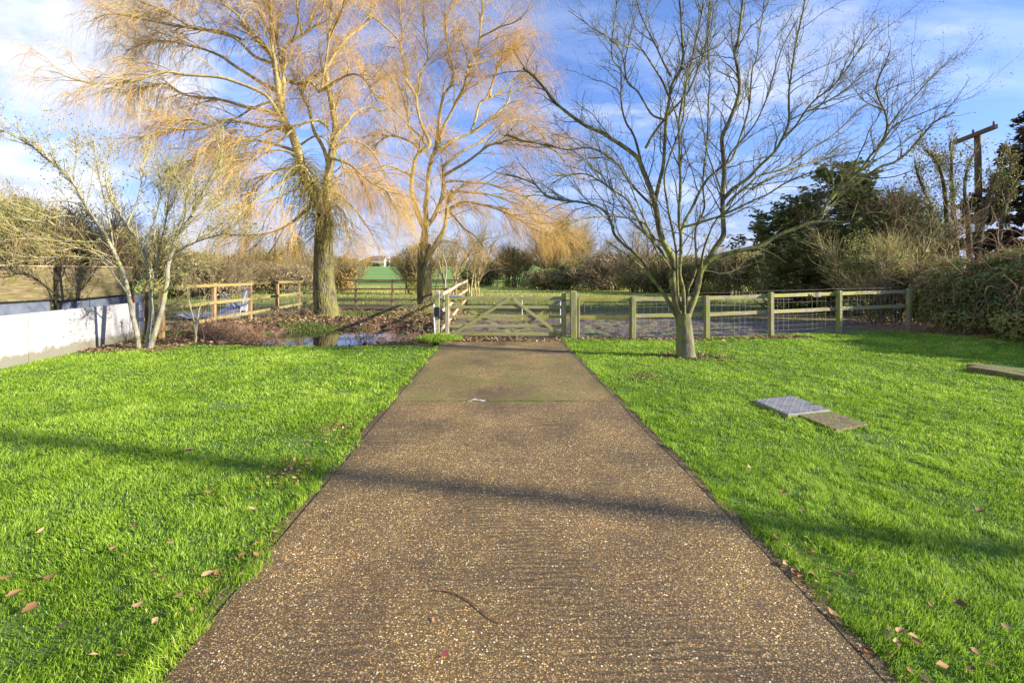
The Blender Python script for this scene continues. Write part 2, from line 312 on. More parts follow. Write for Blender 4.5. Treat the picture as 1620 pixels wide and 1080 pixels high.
M['board'] = mat_wood('mossy_board', (.12, .095, .045), (.30, .235, .14), (.14, .13, .035), .47, .66, 1)
M['bframe'] = mat_wood('pale_capping', (.36, .29, .18), (.50, .42, .28), (.25, .26, .06), .5, .7, 1)
M['pole'] = mat_wood('creosoted_pole', (.10, .06, .035), (.20, .12, .07), None, axis=2)
M['mosswood'] = mat_simple('mossy_slab', (.11, .08, .045), (.24, .18, .10), 10, .9, 1, .015, extra=((.15, .17, .03), 5, .42, .6), detail=9)
M['roof'] = mat_simple('dark_roof', (.10, .08, .08), (.16, .13, .12), 2, .8)
M['render'] = mat_simple('white_render', (.42, .42, .42), (.50, .50, .50), 2, .8)
M['glass'] = mat_simple('window_glass', (.03, .035, .045), (.06, .07, .09), 2, .15)
m, nt, p, o = newmat('chequer_plate'); pos = obco(nt)
n = noise(nt, pos, 9, 6, .6); setc(nt, p.inputs['Base Color'], ramp(nt, n, [(.3, (.25, .24, .25)), (.6, (.40, .38, .38)), (.78, (.28, .20, .15))]))
p.inputs['Metallic'].default_value = .35; p.inputs['Roughness'].default_value = .5; M['plate'] = m; nt.nodes['Color Ramp'].color_ramp.elements[1].color = (.40, .385, .35, 1)
m, nt, p, o = newmat('pond_water'); setc(nt, p.inputs['Base Color'], (.018, .015, .010)); p.inputs['Roughness'].default_value = .03
p.inputs['IOR'].default_value = 1.33; p.inputs['Specular IOR Level'].default_value = 1.0
bump(nt, p, noise(nt, obco(nt), 5, 3), .06, .02); M['water'] = m

# ---------------------------------------------------------------- the setting
def sheet(name, xs, ys, mat, dz=0, smooth=True, jag=None):
    """xs: function t->(x0,x1) per row; grid sheet that follows the terrain"""
    nx, rows = xs[2], []
    V = []
    for j, y in enumerate(ys):
        x0, x1 = xs[0](y), xs[1](y); t = np.linspace(0, 1, nx)
        if len(xs) > 3: t = xs[3](t)
        x = x0+(x1-x0)*t; yv = np.full(nx, y)
        if jag: yv = jag(x, yv, j, len(ys))
        V.append(np.stack([x, yv, H(x, yv)+(dz(x, yv) if callable(dz) else dz)], 1))
    V = np.concatenate(V); i = np.arange(len(ys)-1)[:, None]*nx+np.arange(nx-1)[None]; i = i.ravel()
    o = put(name, V, np.stack([i, i+1, i+nx+1, i+nx], 1), mat, smooth=smooth, base=(0, 0, 0)); return tag(o, kind='structure')
ysg = np.concatenate([np.linspace(-25, 9, 18), np.linspace(9.5, 26, 67), np.linspace(27, 90, 40), np.linspace(94, 270, 40), np.geomspace(280, 1600, 14)])
def xw(t): s = (t-.5)*2; return .5+.5*np.sign(s)*np.abs(s)**3.2
sheet('field', (lambda y: -1500., lambda y: 1500., 201, xw), ysg, M['pasture'], -.06)
# finer ground near: lawns, driveway, mud, bank
yl = np.linspace(-4, 10.78, 60)
def jagL(x, y, j, n): return y+(.12*(vnoise(x*2.2, x*0, 4)-.5)+.10*(vnoise(x*9, x*0, 14)-.5) if j == n-1 else 0)
sheet('lawn', (lambda y: -9.4 if y > 8 else -12., lambda y: float(XL(y))+.01, 90), yl, M['soil_grass'], .0, jag=jagL)
sheet('lawn', (lambda y: float(XR(y))-.01, lambda y: 16., 110), np.linspace(-4, 12.25, 60), M['soil_grass'], .0)
sheet('lawn', (lambda y: 4.8+(y-12.25)*3.0, lambda y: 16., 60), np.linspace(12.25, 14.1, 10), M['soil_grass'], .0)
def jagB(x, y, j, n): return y
sheet('muddy_bank', (lambda y: -9.6-(y-10.5)*.04, lambda y: -1.80-.03*(y-10.5), 70), np.linspace(10.5, 25.6, 100), M['litter_soil'], -.012)
sheet('muddy_ground', (lambda y: -1.55 if y < 12.3 else -2., lambda y: 1.3 if y < 12.3 else 14., 420), np.linspace(11.55, 17.6, 170), M['mud'], lambda x, y: -.015+.10*sstep(12.3, 12.8, y)*(vnoise(x*4.5, y*4.5, 61)**1.5*.6+vnoise(x*11, y*11, 62)*.35-.25)-.10*sstep(16.6, 17.6, y+1.5*vnoise(x*.7, y*.7, 9)-.7))
sheet('crop_field', (lambda y: -260., lambda y: 260., 40), np.linspace(100, 254, 50), M['crop'], .06)
# driveway slabs with a joint between them and a formed edge line
def slab(y0, y1, n, name):
    V = []; Fs = []
    ys = np.linspace(y0, y1, n); e = .075
    prof = lambda y: [(float(XL(y))-.02, -.05), (float(XL(y)), .012), (float(XL(y))+e, .016), (float(XL(y))+e+.008, .011), (float(XL(y))+e+.016, .022), (0, .024),
                      (float(XR(y))-e-.016, .022), (float(XR(y))-e-.008, .011), (float(XR(y))-e, .016), (float(XR(y)), .012), (float(XR(y))+.02, -.05)]
    wig = .012
    for y in ys:
        for k, (x, z) in enumerate(prof(y)):
            V.append((x+(wig*(vnoise(y*1.7+k//5*9, 0, 31)-.5)*2), y, z))
    m = 11
    for j in range(n-1):
        for k in range(m-1): Fs.append((j*m+k, j*m+k+1, (j+1)*m+k+1, (j+1)*m+k))
    for k in (0, n-1):
        b = len(V)
        for q in range(m): V.append((V[k*m+q][0], V[k*m+q][1], -.06))
        for q in range(m-1):
            f = (k*m+q, k*m+q+1, b+q+1, b+q); Fs.append(f if k else f[::-1])
    return tag(put(name, V, np.array(Fs), M['drive'], base=(0, 0, 0)), kind='structure')
slab(-4, 6.02, 60, 'driveway'); slab(6.05, 11.9, 40, 'driveway')
# pond
th = np.linspace(0, 2*math.pi, 49)[:-1]
V = [(-4.7+3.2*math.cos(a), 13.85+2.85*math.sin(a), -.22) for a in th]
tag(put('pond_water', V, [np.arange(48)[None]], M['water']), kind='structure')

# ---------------------------------------------------------------- grass blades
def blades(name, X, Y, hgt, wid, mat, lean=.5, dz=0, three=True, var=None, dirn=None, z=None):
    n = len(X); Z = (H(X, Y)+dz) if z is None else z
    a = RNG.uniform(0, 2*np.pi, n); ldir = RNG.uniform(0, 2*np.pi, n) if dirn is None else dirn
    L = hgt; ln = RNG.uniform(.15, 1, n)*lean*L
    sx_, sy_ = np.cos(a)*wid/2, np.sin(a)*wid/2; lx, ly = np.cos(ldir)*ln, np.sin(ldir)*ln
    if three:
        P = np.zeros((n, 5, 3))
        P[:, 0] = np.stack([X-sx_, Y-sy_, Z], 1); P[:, 1] = np.stack([X+sx_, Y+sy_, Z], 1)
        P[:, 2] = np.stack([X-sx_*.85+lx*.35, Y-sy_*.85+ly*.35, Z+L*.55], 1); P[:, 3] = np.stack([X+sx_*.85+lx*.35, Y+sy_*.85+ly*.35, Z+L*.55], 1)
        P[:, 4] = np.stack([X+lx, Y+ly, Z+L*.55+np.maximum(L*.45-ln*.25, .002)], 1)
        b = (np.arange(n)*5)[:, None]; Fq = b+np.array([0, 1, 3, 2]); Ft = b+np.array([2, 3, 4]); k = 5; Fc = [Fq, Ft]
    else:
        P = np.zeros((n, 3, 3))
        P[:, 0] = np.stack([X-sx_, Y-sy_, Z], 1); P[:, 1] = np.stack([X+sx_, Y+sy_, Z], 1); P[:, 2] = np.stack([X+lx, Y+ly, Z+L], 1)
        Fc = [np.arange(n*3).reshape(n, 3)]; k = 3
    vv = RNG.uniform(0, 1, n) if var is None else var
    return put(name, P.reshape(-1, 3), Fc, mat, var=np.repeat(vv, k), base=(0, 0, 0))
def scatter(x0, x1, y0, y1, n):
    return RNG.uniform(x0, x1, n), RNG.uniform(y0, y1, n)
def wallx(y): return -8.62-.185*(np.asarray(y)-8.1)
def lawn_ok(x, y):
    left = (x < XL(y)+.06+.16*(vnoise(x*0, y*3.1, 71)-.45)+.05*(vnoise(x*0, y*11, 72)-.5)) & (x > wallx(y)+.05) & (y < 10.80+.14*(vnoise(x*2.2, x*0, 4)-.5)+.25*(vnoise(x*6, x*0, 14)-.5))
    right = (x > XR(y)-.03+.10*(vnoise(x*0, y*3.1, 73)-.5)+.03*(vnoise(x*0, y*11, 74)-.5)) & (y < np.where(x > 4.8, 12.1+(x-4.8)*.29, 12.1)) & (x < 14)
    ex = np.abs(x)-1.12*np.maximum(y, 0)-1.4; fr = (ex < 0) | ((ex < 3.2) & (RNG.uniform(0, 1, len(x)) < .6))
    return (left | right) & fr
# plates and boards lying in the lawn keep the grass out
def g(u, v, z=0): Yd = F*(CH-z)/(v-HV); return np.array([(u-HC)/F*Yd, Yd, z])
PL = [g(1193, 632), g(1253, 625.5), g(1314, 648), g(1247, 655)]
BD = [g(1266, 656), g(1312, 649.5), g(1372, 669), g(1325, 678)]
SLB = [g(1537, 573, .05), g(1580, 571, .05), g(1700, 592, .05), g(1640, 598, .05)]
def inside(q, x, y, m=0.0):
    r = np.ones(len(x), bool); c_ = sum(q)/4
    qq = [c_+(p_-c_)*(1+m) for p_ in q]; s = 0
    for i in range(4):
        a, b = qq[i], qq[(i+1) % 4]; cr = (b[0]-a[0])*(y-a[1])-(b[1]-a[1])*(x-a[0])
        cc = (b[0]-a[0])*(c_[1]-a[1])-(b[1]-a[1])*(c_[0]-a[0]); r &= (cr*cc > 0)
    return r
LX, LY, LHt, LW, LV = [], [], [], [], []
for (y0, y1, dens, hh, ww) in ((1.2, 2.6, 19000, .050, .0040), (2.6, 4.2, 12500, .050, .0050), (4.2, 6.5, 6500, .050, .0072), (6.5, 9.2, 3200, .052, .0105), (9.2, 14.6, 1800, .055, .015)):
    xm = 1.12*y1+4.6; x0, x1 = -min(xm, 9.6), min(xm, 14); n = int(dens*(x1-x0)*(y1-y0)); x, y = scatter(x0, x1, y0, y1, n)
    ok = lawn_ok(x, y) & ~inside(PL, x, y, .02) & ~inside(BD, x, y, -.03) & ~inside(SLB, x, y, .0)
    worn = sstep(.74, .9, vnoise(x*1.5+5, y*1.5, 81)*.7+vnoise(x*6, y*6, 82)*.3); ok &= RNG.uniform(0, 1, n) > worn*.8
    clump = vnoise(x*7, y*7, 11)*.6+vnoise(x*19, y*19, 12)*.4; ok &= RNG.uniform(0, 1, n) < (.35+1.0*clump)
    # bare earth round the young trunk and at the rough left corner
    bare = np.exp(-(((x-3.5)/.55)**2+((y-9.3)/.35)**2)); ok &= RNG.uniform(0, 1, n) > bare*1.1
    bare = sstep(.9, .1, np.abs(x-wallx(y)))*sstep(8.8, 10, y); ok &= RNG.uniform(0, 1, n) > bare*.95
    x, y, clump = x[ok], y[ok], clump[ok]; n = len(x)
    big = vnoise(x*.9, y*.9, 13)
    edge = np.minimum(np.abs(x-XL(y)), np.abs(x-XR(y))); eh = 1+.55*np.exp(-(edge/.10)**2)
    LX.append(x); LY.append(y); LHt.append(hh*.78*(.30+1.15*clump)*(.75+.5*big)*RNG.uniform(.6, 1.25, n)*eh); LW.append(ww*RNG.uniform(.6, 1.2, n))
    v = np.clip(-.05+.42*clump+.30*big+.22*vnoise(x*2.7, y*2.7, 75)+RNG.normal(0, .13, n), 0, .93); v = np.where(RNG.uniform(0, 1, n) < .02, 1, v); LV.append(v)
LX, LY, LHt, LW, LV = map(np.concatenate, (LX, LY, LHt, LW, LV))
dirn = vnoise(LX*2.3, LY*2.3, 15)*9+RNG.normal(0, 1.1, len(LX))
left = LX < 0
for s, nm in ((left, 'left'), (~left, 'right')):
    tag(blades('lawn_grass', LX[s], LY[s], LHt[s], LW[s], M['grass'], .9, .0, True, LV[s], dirn[s]),
        'short bright green mown grass left of the driveway' if nm == 'left' else 'short bright green mown grass right of the driveway', 'grass', kind='stuff')
M['moss'] = mat_leaf('joint_moss', [(0, (.07, .09, .015)), (.6, (.17, .24, .03)), (1, (.34, .38, .08))], .7, .2)
x = RNG.uniform(XL(6)+.02, XR(6)-.02, 9000); ok = RNG.uniform(0, 1, 9000) < np.clip(sstep(.45, .8, vnoise(x*6, x*0, 44))*.7*sstep(-.9, -.3, x)*sstep(1.3, .6, x)+.02, 0, 1); x = x[ok]
tag(blades('joint_moss', x, 6.035+RNG.normal(0, .018, len(x)), RNG.uniform(.012, .032, len(x)), np.full(len(x), .006), M['moss'], .8, .0, False, RNG.uniform(0, 1, len(x)), z=np.full(len(x), .01)),
    'green moss and grass growing along the joint across the driveway', 'moss', kind='stuff')
def tuft(cx, cy, rx, ry, n, h, w_, lab, mat='grass', name='grass_tuft', vr=(.3, .85), grp=None):
    a = RNG.uniform(0, 6.28, n); r = np.sqrt(RNG.uniform(0, 1, n)); x = cx+rx*r*np.cos(a); y = cy+ry*r*np.sin(a)
    o = blades(name, x, y, h*RNG.uniform(.5, 1.2, n)*(1.15-.5*r), np.full(n, w_), M[mat], .9, 0, True, RNG.uniform(*vr, n))
    return tag(o, lab, 'grass tuft', kind='stuff', group=grp)
M['bank'] = mat_leaf('bank_grass', [(0, (.05, .08, .015)), (.6, (.11, .18, .03)), (1, (.26, .26, .08))], .6, .3)
tuft(-1.75, 11.7, .55, .45, 2600, .20, .012, 'bright green grass clump at the foot of the left gate post')
tuft(-9.1, 12.6, .9, .7, 1200, .18, .014, 'green grass growing at the foot of the tan fence posts', vr=(.2, .7))
tuft(-6.2, 15.6, 1.3, .5, 1700, .16, .014, 'green grass on the far left bank of the pond', 'bank')
tuft(-2.6, 13.3, .45, .5, 1500, .18, .014, 'dark green grass on the pond bank beside the gate', 'bank')
tuft(-6.1, 19.2, 1.2, .7, 1500, .18, .016, 'green grass behind the pond at the willow foot', 'bank')

n = 3800; x = RNG.uniform(-9.3, -1.9, n); y = RNG.uniform(11, 24, n); ok = (H(x, y) > -.19) & (vnoise(x*.9, y*.9, 91) > .5); x, y = x[ok], y[ok]
tag(blades('bank_grass', x, y, RNG.uniform(.05, .16, len(x)), np.full(len(x), .012), M['bank'], .9, 0, False), 'thin olive grass growing through the leaf litter round the pond', 'grass', kind='stuff')
# rough grass across the paddock
n = 70000; x = RNG.uniform(-34, 34, n); y = 12.4+52*RNG.uniform(0, 1, n)**1.6
ok = (np.abs(x) < 1.1*y+2) & ~((x < -1.8) & (x > -9.6) & (y < 25.4)) & ~((x < -9) & (y < 13.5)) & (RNG.uniform(0, 1, n) < np.clip(.2+(y-15)/18, .2, .8)) & (RNG.uniform(0, 1, n) < .2+vnoise(x*.8, y*.8, 17))
x, y = x[ok], y[ok]; n = len(x)
M['rough'] = mat_leaf('rough_pasture_grass', [(0, (.16, .14, .05)), (.4, (.27, .30, .06)), (.8, (.48, .52, .11)), (1, (.60, .55, .28))], .6, .35)
tag(blades('pasture_grass', x, y, RNG.uniform(.04, .12, n)*(1+y/60), RNG.uniform(.015, .03, n)*(1+y/30), M['rough'], .8, -.06, False, np.clip(RNG.normal(.1+.5*sstep(20, 45, y), .22, n), 0, 1)),
    'rough thin grass across the paddock beyond the gate', 'grass', kind='stuff')

# leaves: flat rhombs bent along the middle
def leafset(P, N, size, rng=RNG, curl=.25, elong=1.6):
    n = len(P); a = rng.normal(size=(n, 3)); T = np.cross(N, a); T /= np.linalg.norm(T, axis=1)[:, None]+1e-9; B = np.cross(N, T)
    s = size[:, None]*.5
    V = np.stack([P-T*s*elong, P-B*s+N*s*curl, P+T*s*elong, P+B*s+N*s*curl], 1)
    b = (np.arange(n)*4)[:, None]; Fc = np.concatenate([b+np.array([0, 1, 2]), b+np.array([0, 2, 3])])
    return V.reshape(-1, 3), Fc
def litter(name, lab, x, y, size, mat, var=None, dz=.02, tilt=.5):
    n = len(x); N = np.stack([RNG.normal(0, tilt, n), RNG.normal(0, tilt, n), np.ones(n)], 1); N /= np.linalg.norm(N, axis=1)[:, None]
    V, Fc = leafset(np.stack([x, y, H(x, y)+dz], 1), N, size)
    return tag(put(name, V, Fc, mat, var=np.repeat(RNG.uniform(0, 1, n) if var is None else var, 4), base=(0, 0, 0)), lab, 'fallen leaves', kind='stuff')
n = 14000; x = RNG.uniform(-9.4, -1.9, n); y = RNG.uniform(11.2, 22, n); ok = (H(x, y) > -.20) & (RNG.uniform(0, 1, n) < .25+.9*vnoise(x*1.5, y*1.5, 19)); x, y = x[ok], y[ok]
litter('leaf_litter', 'brown leaf litter covering the bank round the pond', x, y, RNG.uniform(.04, .10, len(x)), M['litter'])
n = 2600; x = RNG.uniform(-1.7, 1.3, n); y = 11.35+RNG.uniform(0, 1, n)**1.5*1.3; ok = RNG.uniform(0, 1, n) < .25+.75*sstep(.6, -1.5, x); x, y = x[ok], y[ok]
litter('leaf_litter', 'dark leaf litter lying under the closed gate', x, y, RNG.uniform(.025, .06, len(x)), M['litter'], dz=.035)
n = 1400; x = RNG.uniform(1.6, 7.5, n); y = 11.95+RNG.normal(0, .16, n)+(x > 4.8)*(x-4.8)*.1
litter('leaf_litter', 'reddish leaf litter along the foot of the right paddock fence', x, y, RNG.uniform(.03, .07, n), M['litter'], RNG.uniform(.3, .9, n))
n = 900; x = RNG.uniform(-9.0, -7.2, n); y = 9.9+RNG.uniform(0, 1.2, n)
litter('leaf_litter', 'brown leaf litter round the pale multi-stemmed tree', x, y, RNG.uniform(.03, .08, n), M['litter'], RNG.uniform(.2, 1, n))
n = 500; x = 3.5+RNG.normal(0, .45, n); y = 9.3+RNG.normal(0, .25, n)
litter('leaf_litter', 'brown leaf litter round the foot of the single mossy tree', x, y, RNG.uniform(.025, .05, n), M['litter'])

# single fallen leaves on lawn and driveway
def one_leaf(p, size, mat, lab, grp, var, rot, curl=.5):
    K = 7; V = []; size *= .66; p = (p[0], p[1], p[2]-.006)
    wf = random.uniform(.2, .42); cu = random.uniform(-.3, .9); tl = random.uniform(-.25, .25); bend = random.uniform(-.25, .25)
    for i in range(K):
        t = i/(K-1); wd = math.sin(math.pi*min(1, t*.93+.05))**.8*wf*size*random.uniform(.72, 1.15)
        xx = (t-.5)*size; zc = curl*size*(t-.5)**2*1.4
        for s in (-1, 0, 1): V.append((xx, s*wd+bend*size*(t-.5)**2*2, max(.001, zc+abs(s)*wd*cu+s*wd*tl+(t-.5)*size*tl*.6+.004)))
    cr, sr = math.cos(rot), math.sin(rot)
    V = [(p[0]+a*cr-b*sr, p[1]+a*sr+b*cr, p[2]+c_) for a, b, c_ in V]
    Fs = []
    for i in range(K-1):
        for s in (0, 1): b = i*3+s; Fs.append((b, b+1, b+4, b+3))
    o = put('fallen_leaf', V, np.array(Fs), mat, var=np.full(len(V), var), smooth=True, base=tuple(p)); return tag(o, lab, 'leaf', grp)
lv = 'fallen leaves lying on grass and driveway'
for (u, v, s, mt, lab, vr, r) in (
    (737, 810, .085, 'fallen', 'orange leaf on the driveway just beyond the dark shadow band', .3, .4), (686, 984, .06, 'fallen', 'small orange leaf near the twig on the driveway', .6, 2.),
    (701, 1036, .075, 'redleaf', 'glossy dark red leaf on the driveway, nearest to the camera', 0, 1.2), (797, 660, .11, 'redleaf', 'crimson leaf on the driveway just before the joint', 0, .2),
    (800, 648, .05, 'fallen', 'small pale leaf lying right by the driveway joint', 1, .9),
    (1112, 762, .10, 'fallen', 'orange leaf on the right edge of the driveway', .5, .3), (300, 713, .11, 'fallen', 'pale brown leaf in the shadow band on the left lawn', .8, .5),
    (331, 776, .10, 'fallen', 'orange leaf alone in the middle of the left lawn', .6, .6), (403, 805, .12, 'fallen', 'pale curled leaf near the left driveway edge', .95, 2.8),
    (456, 748, .15, 'fallen', 'large dark purple leaf beside the left driveway edge', 0, .3), (22, 941, .09, 'fallen', 'round orange leaf at the left edge of the photo', .6, 1.), (10, 911, .10, 'fallen', 'narrow brown leaf at the left edge of the photo', .5, .7),
    (92, 992, .12, 'fallen', 'long rust brown leaf standing on edge in the left lawn', .3, 1.4), (220, 957, .08, 'fallen', 'tan leaf in the near left lawn', .8, .4),
    (1370, 1020, .09, 'fallen', 'brown leaf against the right driveway edge near the camera', .5, 2.1), (1258, 898, .08, 'fallen', 'curled leaf on the right driveway edge strip', .4, 1.7),
    (1268, 808, .08, 'fallen', 'tan leaf in the right lawn before the shadow band', .8, .1), (1550, 810, .09, 'fallen', 'rust brown leaf at the far right lawn', .3, .6),
    (1487, 708, .10, 'fallen', 'brown leaf in the right lawn beyond the metal cover', .4, 1.), (1425, 1000, .08, 'fallen', 'pink brown leaf in the near right lawn', .7, .4)):
    q = g(u, v, .02 if abs(gx(u, 1)*F*CH/(v-HV)) < 1.35 else .05); q[2] = .026 if XL(q[1]) < q[0] < XR(q[1]) else .052
    one_leaf(q, s, M[mt], lab, lv, vr, r)
for (u, v, sx_, n, lab) in ((455, 752, .10, 26, 'small drift of purple brown leaves against the left driveway edge'), (535, 682, .14, 34, 'drift of brown leaves in the left lawn edge short of the joint'),
    (440, 900, .22, 40, 'torn leaf scraps and bare soil along the near left driveway edge'), (1255, 905, .10, 16, 'few rust brown leaves along the near right driveway edge'), (1023, 598, .16, 40, 'brown leaf patch in the right lawn beside the far slab'), (1390, 1035, .16, 22, 'reddish leaves gathered on the right driveway edge nearest to the camera')):
    c_ = g(u, v); n *= 4; x = c_[0]+RNG.normal(0, sx_, n); y = c_[1]+RNG.normal(0, sx_*1.6, n); ok = ((x < XL(y)+.05) | (x > XR(y)-.05)) & (y > 1.2); x, y = x[ok], y[ok]
    litter('leaf_drift', lab, x, y, RNG.uniform(.008, .034, len(x)), M['fallen'], RNG.uniform(0, 1, len(x))**1.5, dz=.030, tilt=.35)
rr = random.Random(3); k = 0
while k < 90:
    side = rr.random() < .5; yy_ = 1.9+9*rr.random()**1.3
    xx_ = (float(XL(yy_))-rr.expovariate(1/1.1)-.03) if side else (float(XR(yy_))+rr.expovariate(1/1.6)+.03)
    if abs(xx_) > yy_*1.05 or xx_ < -8.2: continue
    one_leaf((xx_, yy_, .045), rr.uniform(.03, .095), M['fallen'], 'small brown fallen leaf lying in the %s lawn grass' % ('left' if side else 'right'), 'small brown leaves scattered in the %s lawn' % ('left' if side else 'right'), rr.random(), rr.uniform(0, 6.3), rr.uniform(.2, .9)); k += 1

# ---------------------------------------------------------------- tree machinery
def tubes(groups, sides, var_rng=(0, 1)):
    VV, FF, AA, off = [], [], [], 0
    for P, R in groups:
        N, K, _ = P.shape; T = np.gradient(P, axis=1); T /= np.linalg.norm(T, axis=2, keepdims=True)+1e-9
        ch = P[:, -1]-P[:, 0]; mid = P[:, K//2]-P[:, 0]; ref = np.cross(ch, mid); l = np.linalg.norm(ref, axis=1)
        rnd = np.cross(ch, RNG.normal(size=(N, 3))); bad = l < 1e-3*np.linalg.norm(ch, axis=1)**2+1e-9; ref[bad] = rnd[bad]
        ref /= np.linalg.norm(ref, axis=1, keepdims=True)+1e-9
        A = ref[:, None]-T*np.sum(ref[:, None]*T, 2, keepdims=True); A /= np.linalg.norm(A, axis=2, keepdims=True)+1e-9; B = np.cross(T, A)
        a = np.linspace(0, 2*np.pi, sides, endpoint=False)
        V = P[:, :, None]+R[:, :, None, None]*(np.cos(a)[None, None, :, None]*A[:, :, None]+np.sin(a)[None, None, :, None]*B[:, :, None])
        VV.append(V.reshape(-1, 3)); n_, k_, s_ = np.meshgrid(np.arange(N), np.arange(K-1), np.arange(sides), indexing='ij')
        b = off+n_*K*sides; s2 = (s_+1) % sides
        FF.append(np.stack([b+k_*sides+s_, b+k_*sides+s2, b+(k_+1)*sides+s2, b+(k_+1)*sides+s_], -1).reshape(-1, 4))
        AA.append(np.repeat(RNG.uniform(*var_rng, N), K*sides)); off += N*K*sides
    return np.concatenate(VV), np.concatenate(FF), np.concatenate(AA)
def tubeobj(name, groups, sides, mat, parent=None, base=None, vr=(0, 1)):
    V, Fc, A = tubes(groups, sides, vr); return put(name, V, Fc, mat, parent, A, True, base)
def catmull(P, n):
    P = np.asarray(P, float); m = len(P)
    if m == 2: return P[0]+(P[1]-P[0])*np.linspace(0, 1, n)[:, None]
    Q = np.concatenate([[2*P[0]-P[1]], P, [2*P[-1]-P[-2]]]); t = np.linspace(0, m-1-1e-6, n); i = t.astype(int); f = (t-i)[:, None]
    a, b, c_, d = Q[i], Q[i+1], Q[i+2], Q[i+3]
    return .5*((2*b)+(c_-a)*f+(2*a-5*b+4*c_-d)*f*f+(3*b-a-3*c_+d)*f**3)
def traced(specs, Y0, zmin=None, ws=1.0, pw=.8):
    """limbs as outlines (u v pairs) given their own depth: 'w0 w1 d0 d1 | u,v u,v ...' widths in photo pixels, depths in metres from the trunk"""
    out = []
    for s in specs:
        a, b = s.split('|'); w0, w1, d0, d1 = map(float, a.split()); pts = [tuple(map(float, q.split(','))) for q in b.split()]
        L = np.concatenate([[0], np.cumsum([math.dist(pts[i], pts[i+1]) for i in range(len(pts)-1)])]); L /= L[-1]
        P = []
        for (u, v), t in zip(pts, L):
            Yd = Y0+d0+(d1-d0)*t**1.1; P.append(at(u, v, Yd))
        K = max(8, len(pts)*3); P = catmull(P, K); t = np.linspace(0, 1, K)
        R = ws*(w0+(w1-w0)*t**pw)/2/F*P[:, 1]
        if zmin is not None: P[:, 2] = np.maximum(P[:, 2], zmin)
        out.append((P[None], R[None]))
    return out
def sprout(groups, Mn, lr, ang, K, trop=(0, 0, 0), rnd=.25, rfac=.6, rcap=.02, rtip=.3, tmin=.15, out=None, outw=0, const=(0, 0, 0), zfloor=.25, lenfall=.5, wp=None):
    S, E, RR, TT = [], [], [], []
    for P, R in groups:
        k = P.shape[1]; t = np.linspace(0, 1, k)[:-1]
        S.append(P[:, :-1].reshape(-1, 3)); E.append(P[:, 1:].reshape(-1, 3)); RR.append(R[:, :-1].ravel()); TT.append(np.tile(t, len(P)))
    S, E, RR, TT = map(np.concatenate, (S, E, RR, TT)); D = E-S; ln = np.linalg.norm(D, axis=1)
    wgt = ln*(TT >= tmin)*((.4+TT) if wp is None else (.08+TT**wp)); i = RNG.choice(len(S), Mn, p=wgt/wgt.sum()); f = RNG.uniform(0, 1, Mn)[:, None]
    p0 = S[i]+D[i]*f; tan = D[i]/(ln[i][:, None]+1e-9)
    pr = np.cross(tan, RNG.normal(size=(Mn, 3))); pr /= np.linalg.norm(pr, axis=1)[:, None]+1e-9
    an = np.radians(RNG.uniform(*ang, Mn))[:, None]; d = tan*np.cos(an)+pr*np.sin(an)
    if out is not None:
        od = p0-np.array(out); od /= np.linalg.norm(od, axis=1)[:, None]+1e-9; d = d+od*outw
    d = d+np.array(const); d /= np.linalg.norm(d, axis=1)[:, None]+1e-9
    L = RNG.uniform(*lr, Mn)*(1-lenfall*TT[i]); L = np.minimum(L, np.maximum(.12, (p0[:, 2]-zfloor)*1.05*RNG.uniform(.6, 1.1, Mn))) if trop[2] < -.9 else L; st = (L/(K-1))[:, None]; P = np.zeros((Mn, K, 3)); P[:, 0] = p0; tr = np.array(trop)
    for k in range(1, K):
        d = d+tr*st+RNG.normal(size=(Mn, 3))*rnd*np.sqrt(1/K); d /= np.linalg.norm(d, axis=1)[:, None]+1e-9
        P[:, k] = P[:, k-1]+d*st
    P[:, :, 2] = np.maximum(P[:, :, 2], zfloor)
    r0 = np.minimum(RR[i]*rfac, rcap); R = r0[:, None]*(1-(1-rtip)*np.linspace(0, 1, K)[None])
    return P, R
def leafcloud(centers, radii, n, size, shell=.5, seed=0, flat=0):
    """points through a union of ragged clumps"""
    c_ = np.array(centers); r = np.array(radii); vol = r.prod(1)**(2/3); i = RNG.choice(len(c_), n, p=vol/vol.sum())
    d = RNG.normal(size=(n, 3)); d /= np.linalg.norm(d, axis=1)[:, None]; rad = RNG.uniform(shell, 1.0, n)**.7*(1+.6*(vnoise(d[:, 0]*3+i*7.3, d[:, 1]*3+d[:, 2]*2.1, 5)-.5))
    P = c_[i]+d*r[i]*rad[:, None]; N = d+RNG.normal(size=(n, 3))*.7; N[:, 2] += flat; N /= np.linalg.norm(N, axis=1)[:, None]
    return P, N, i

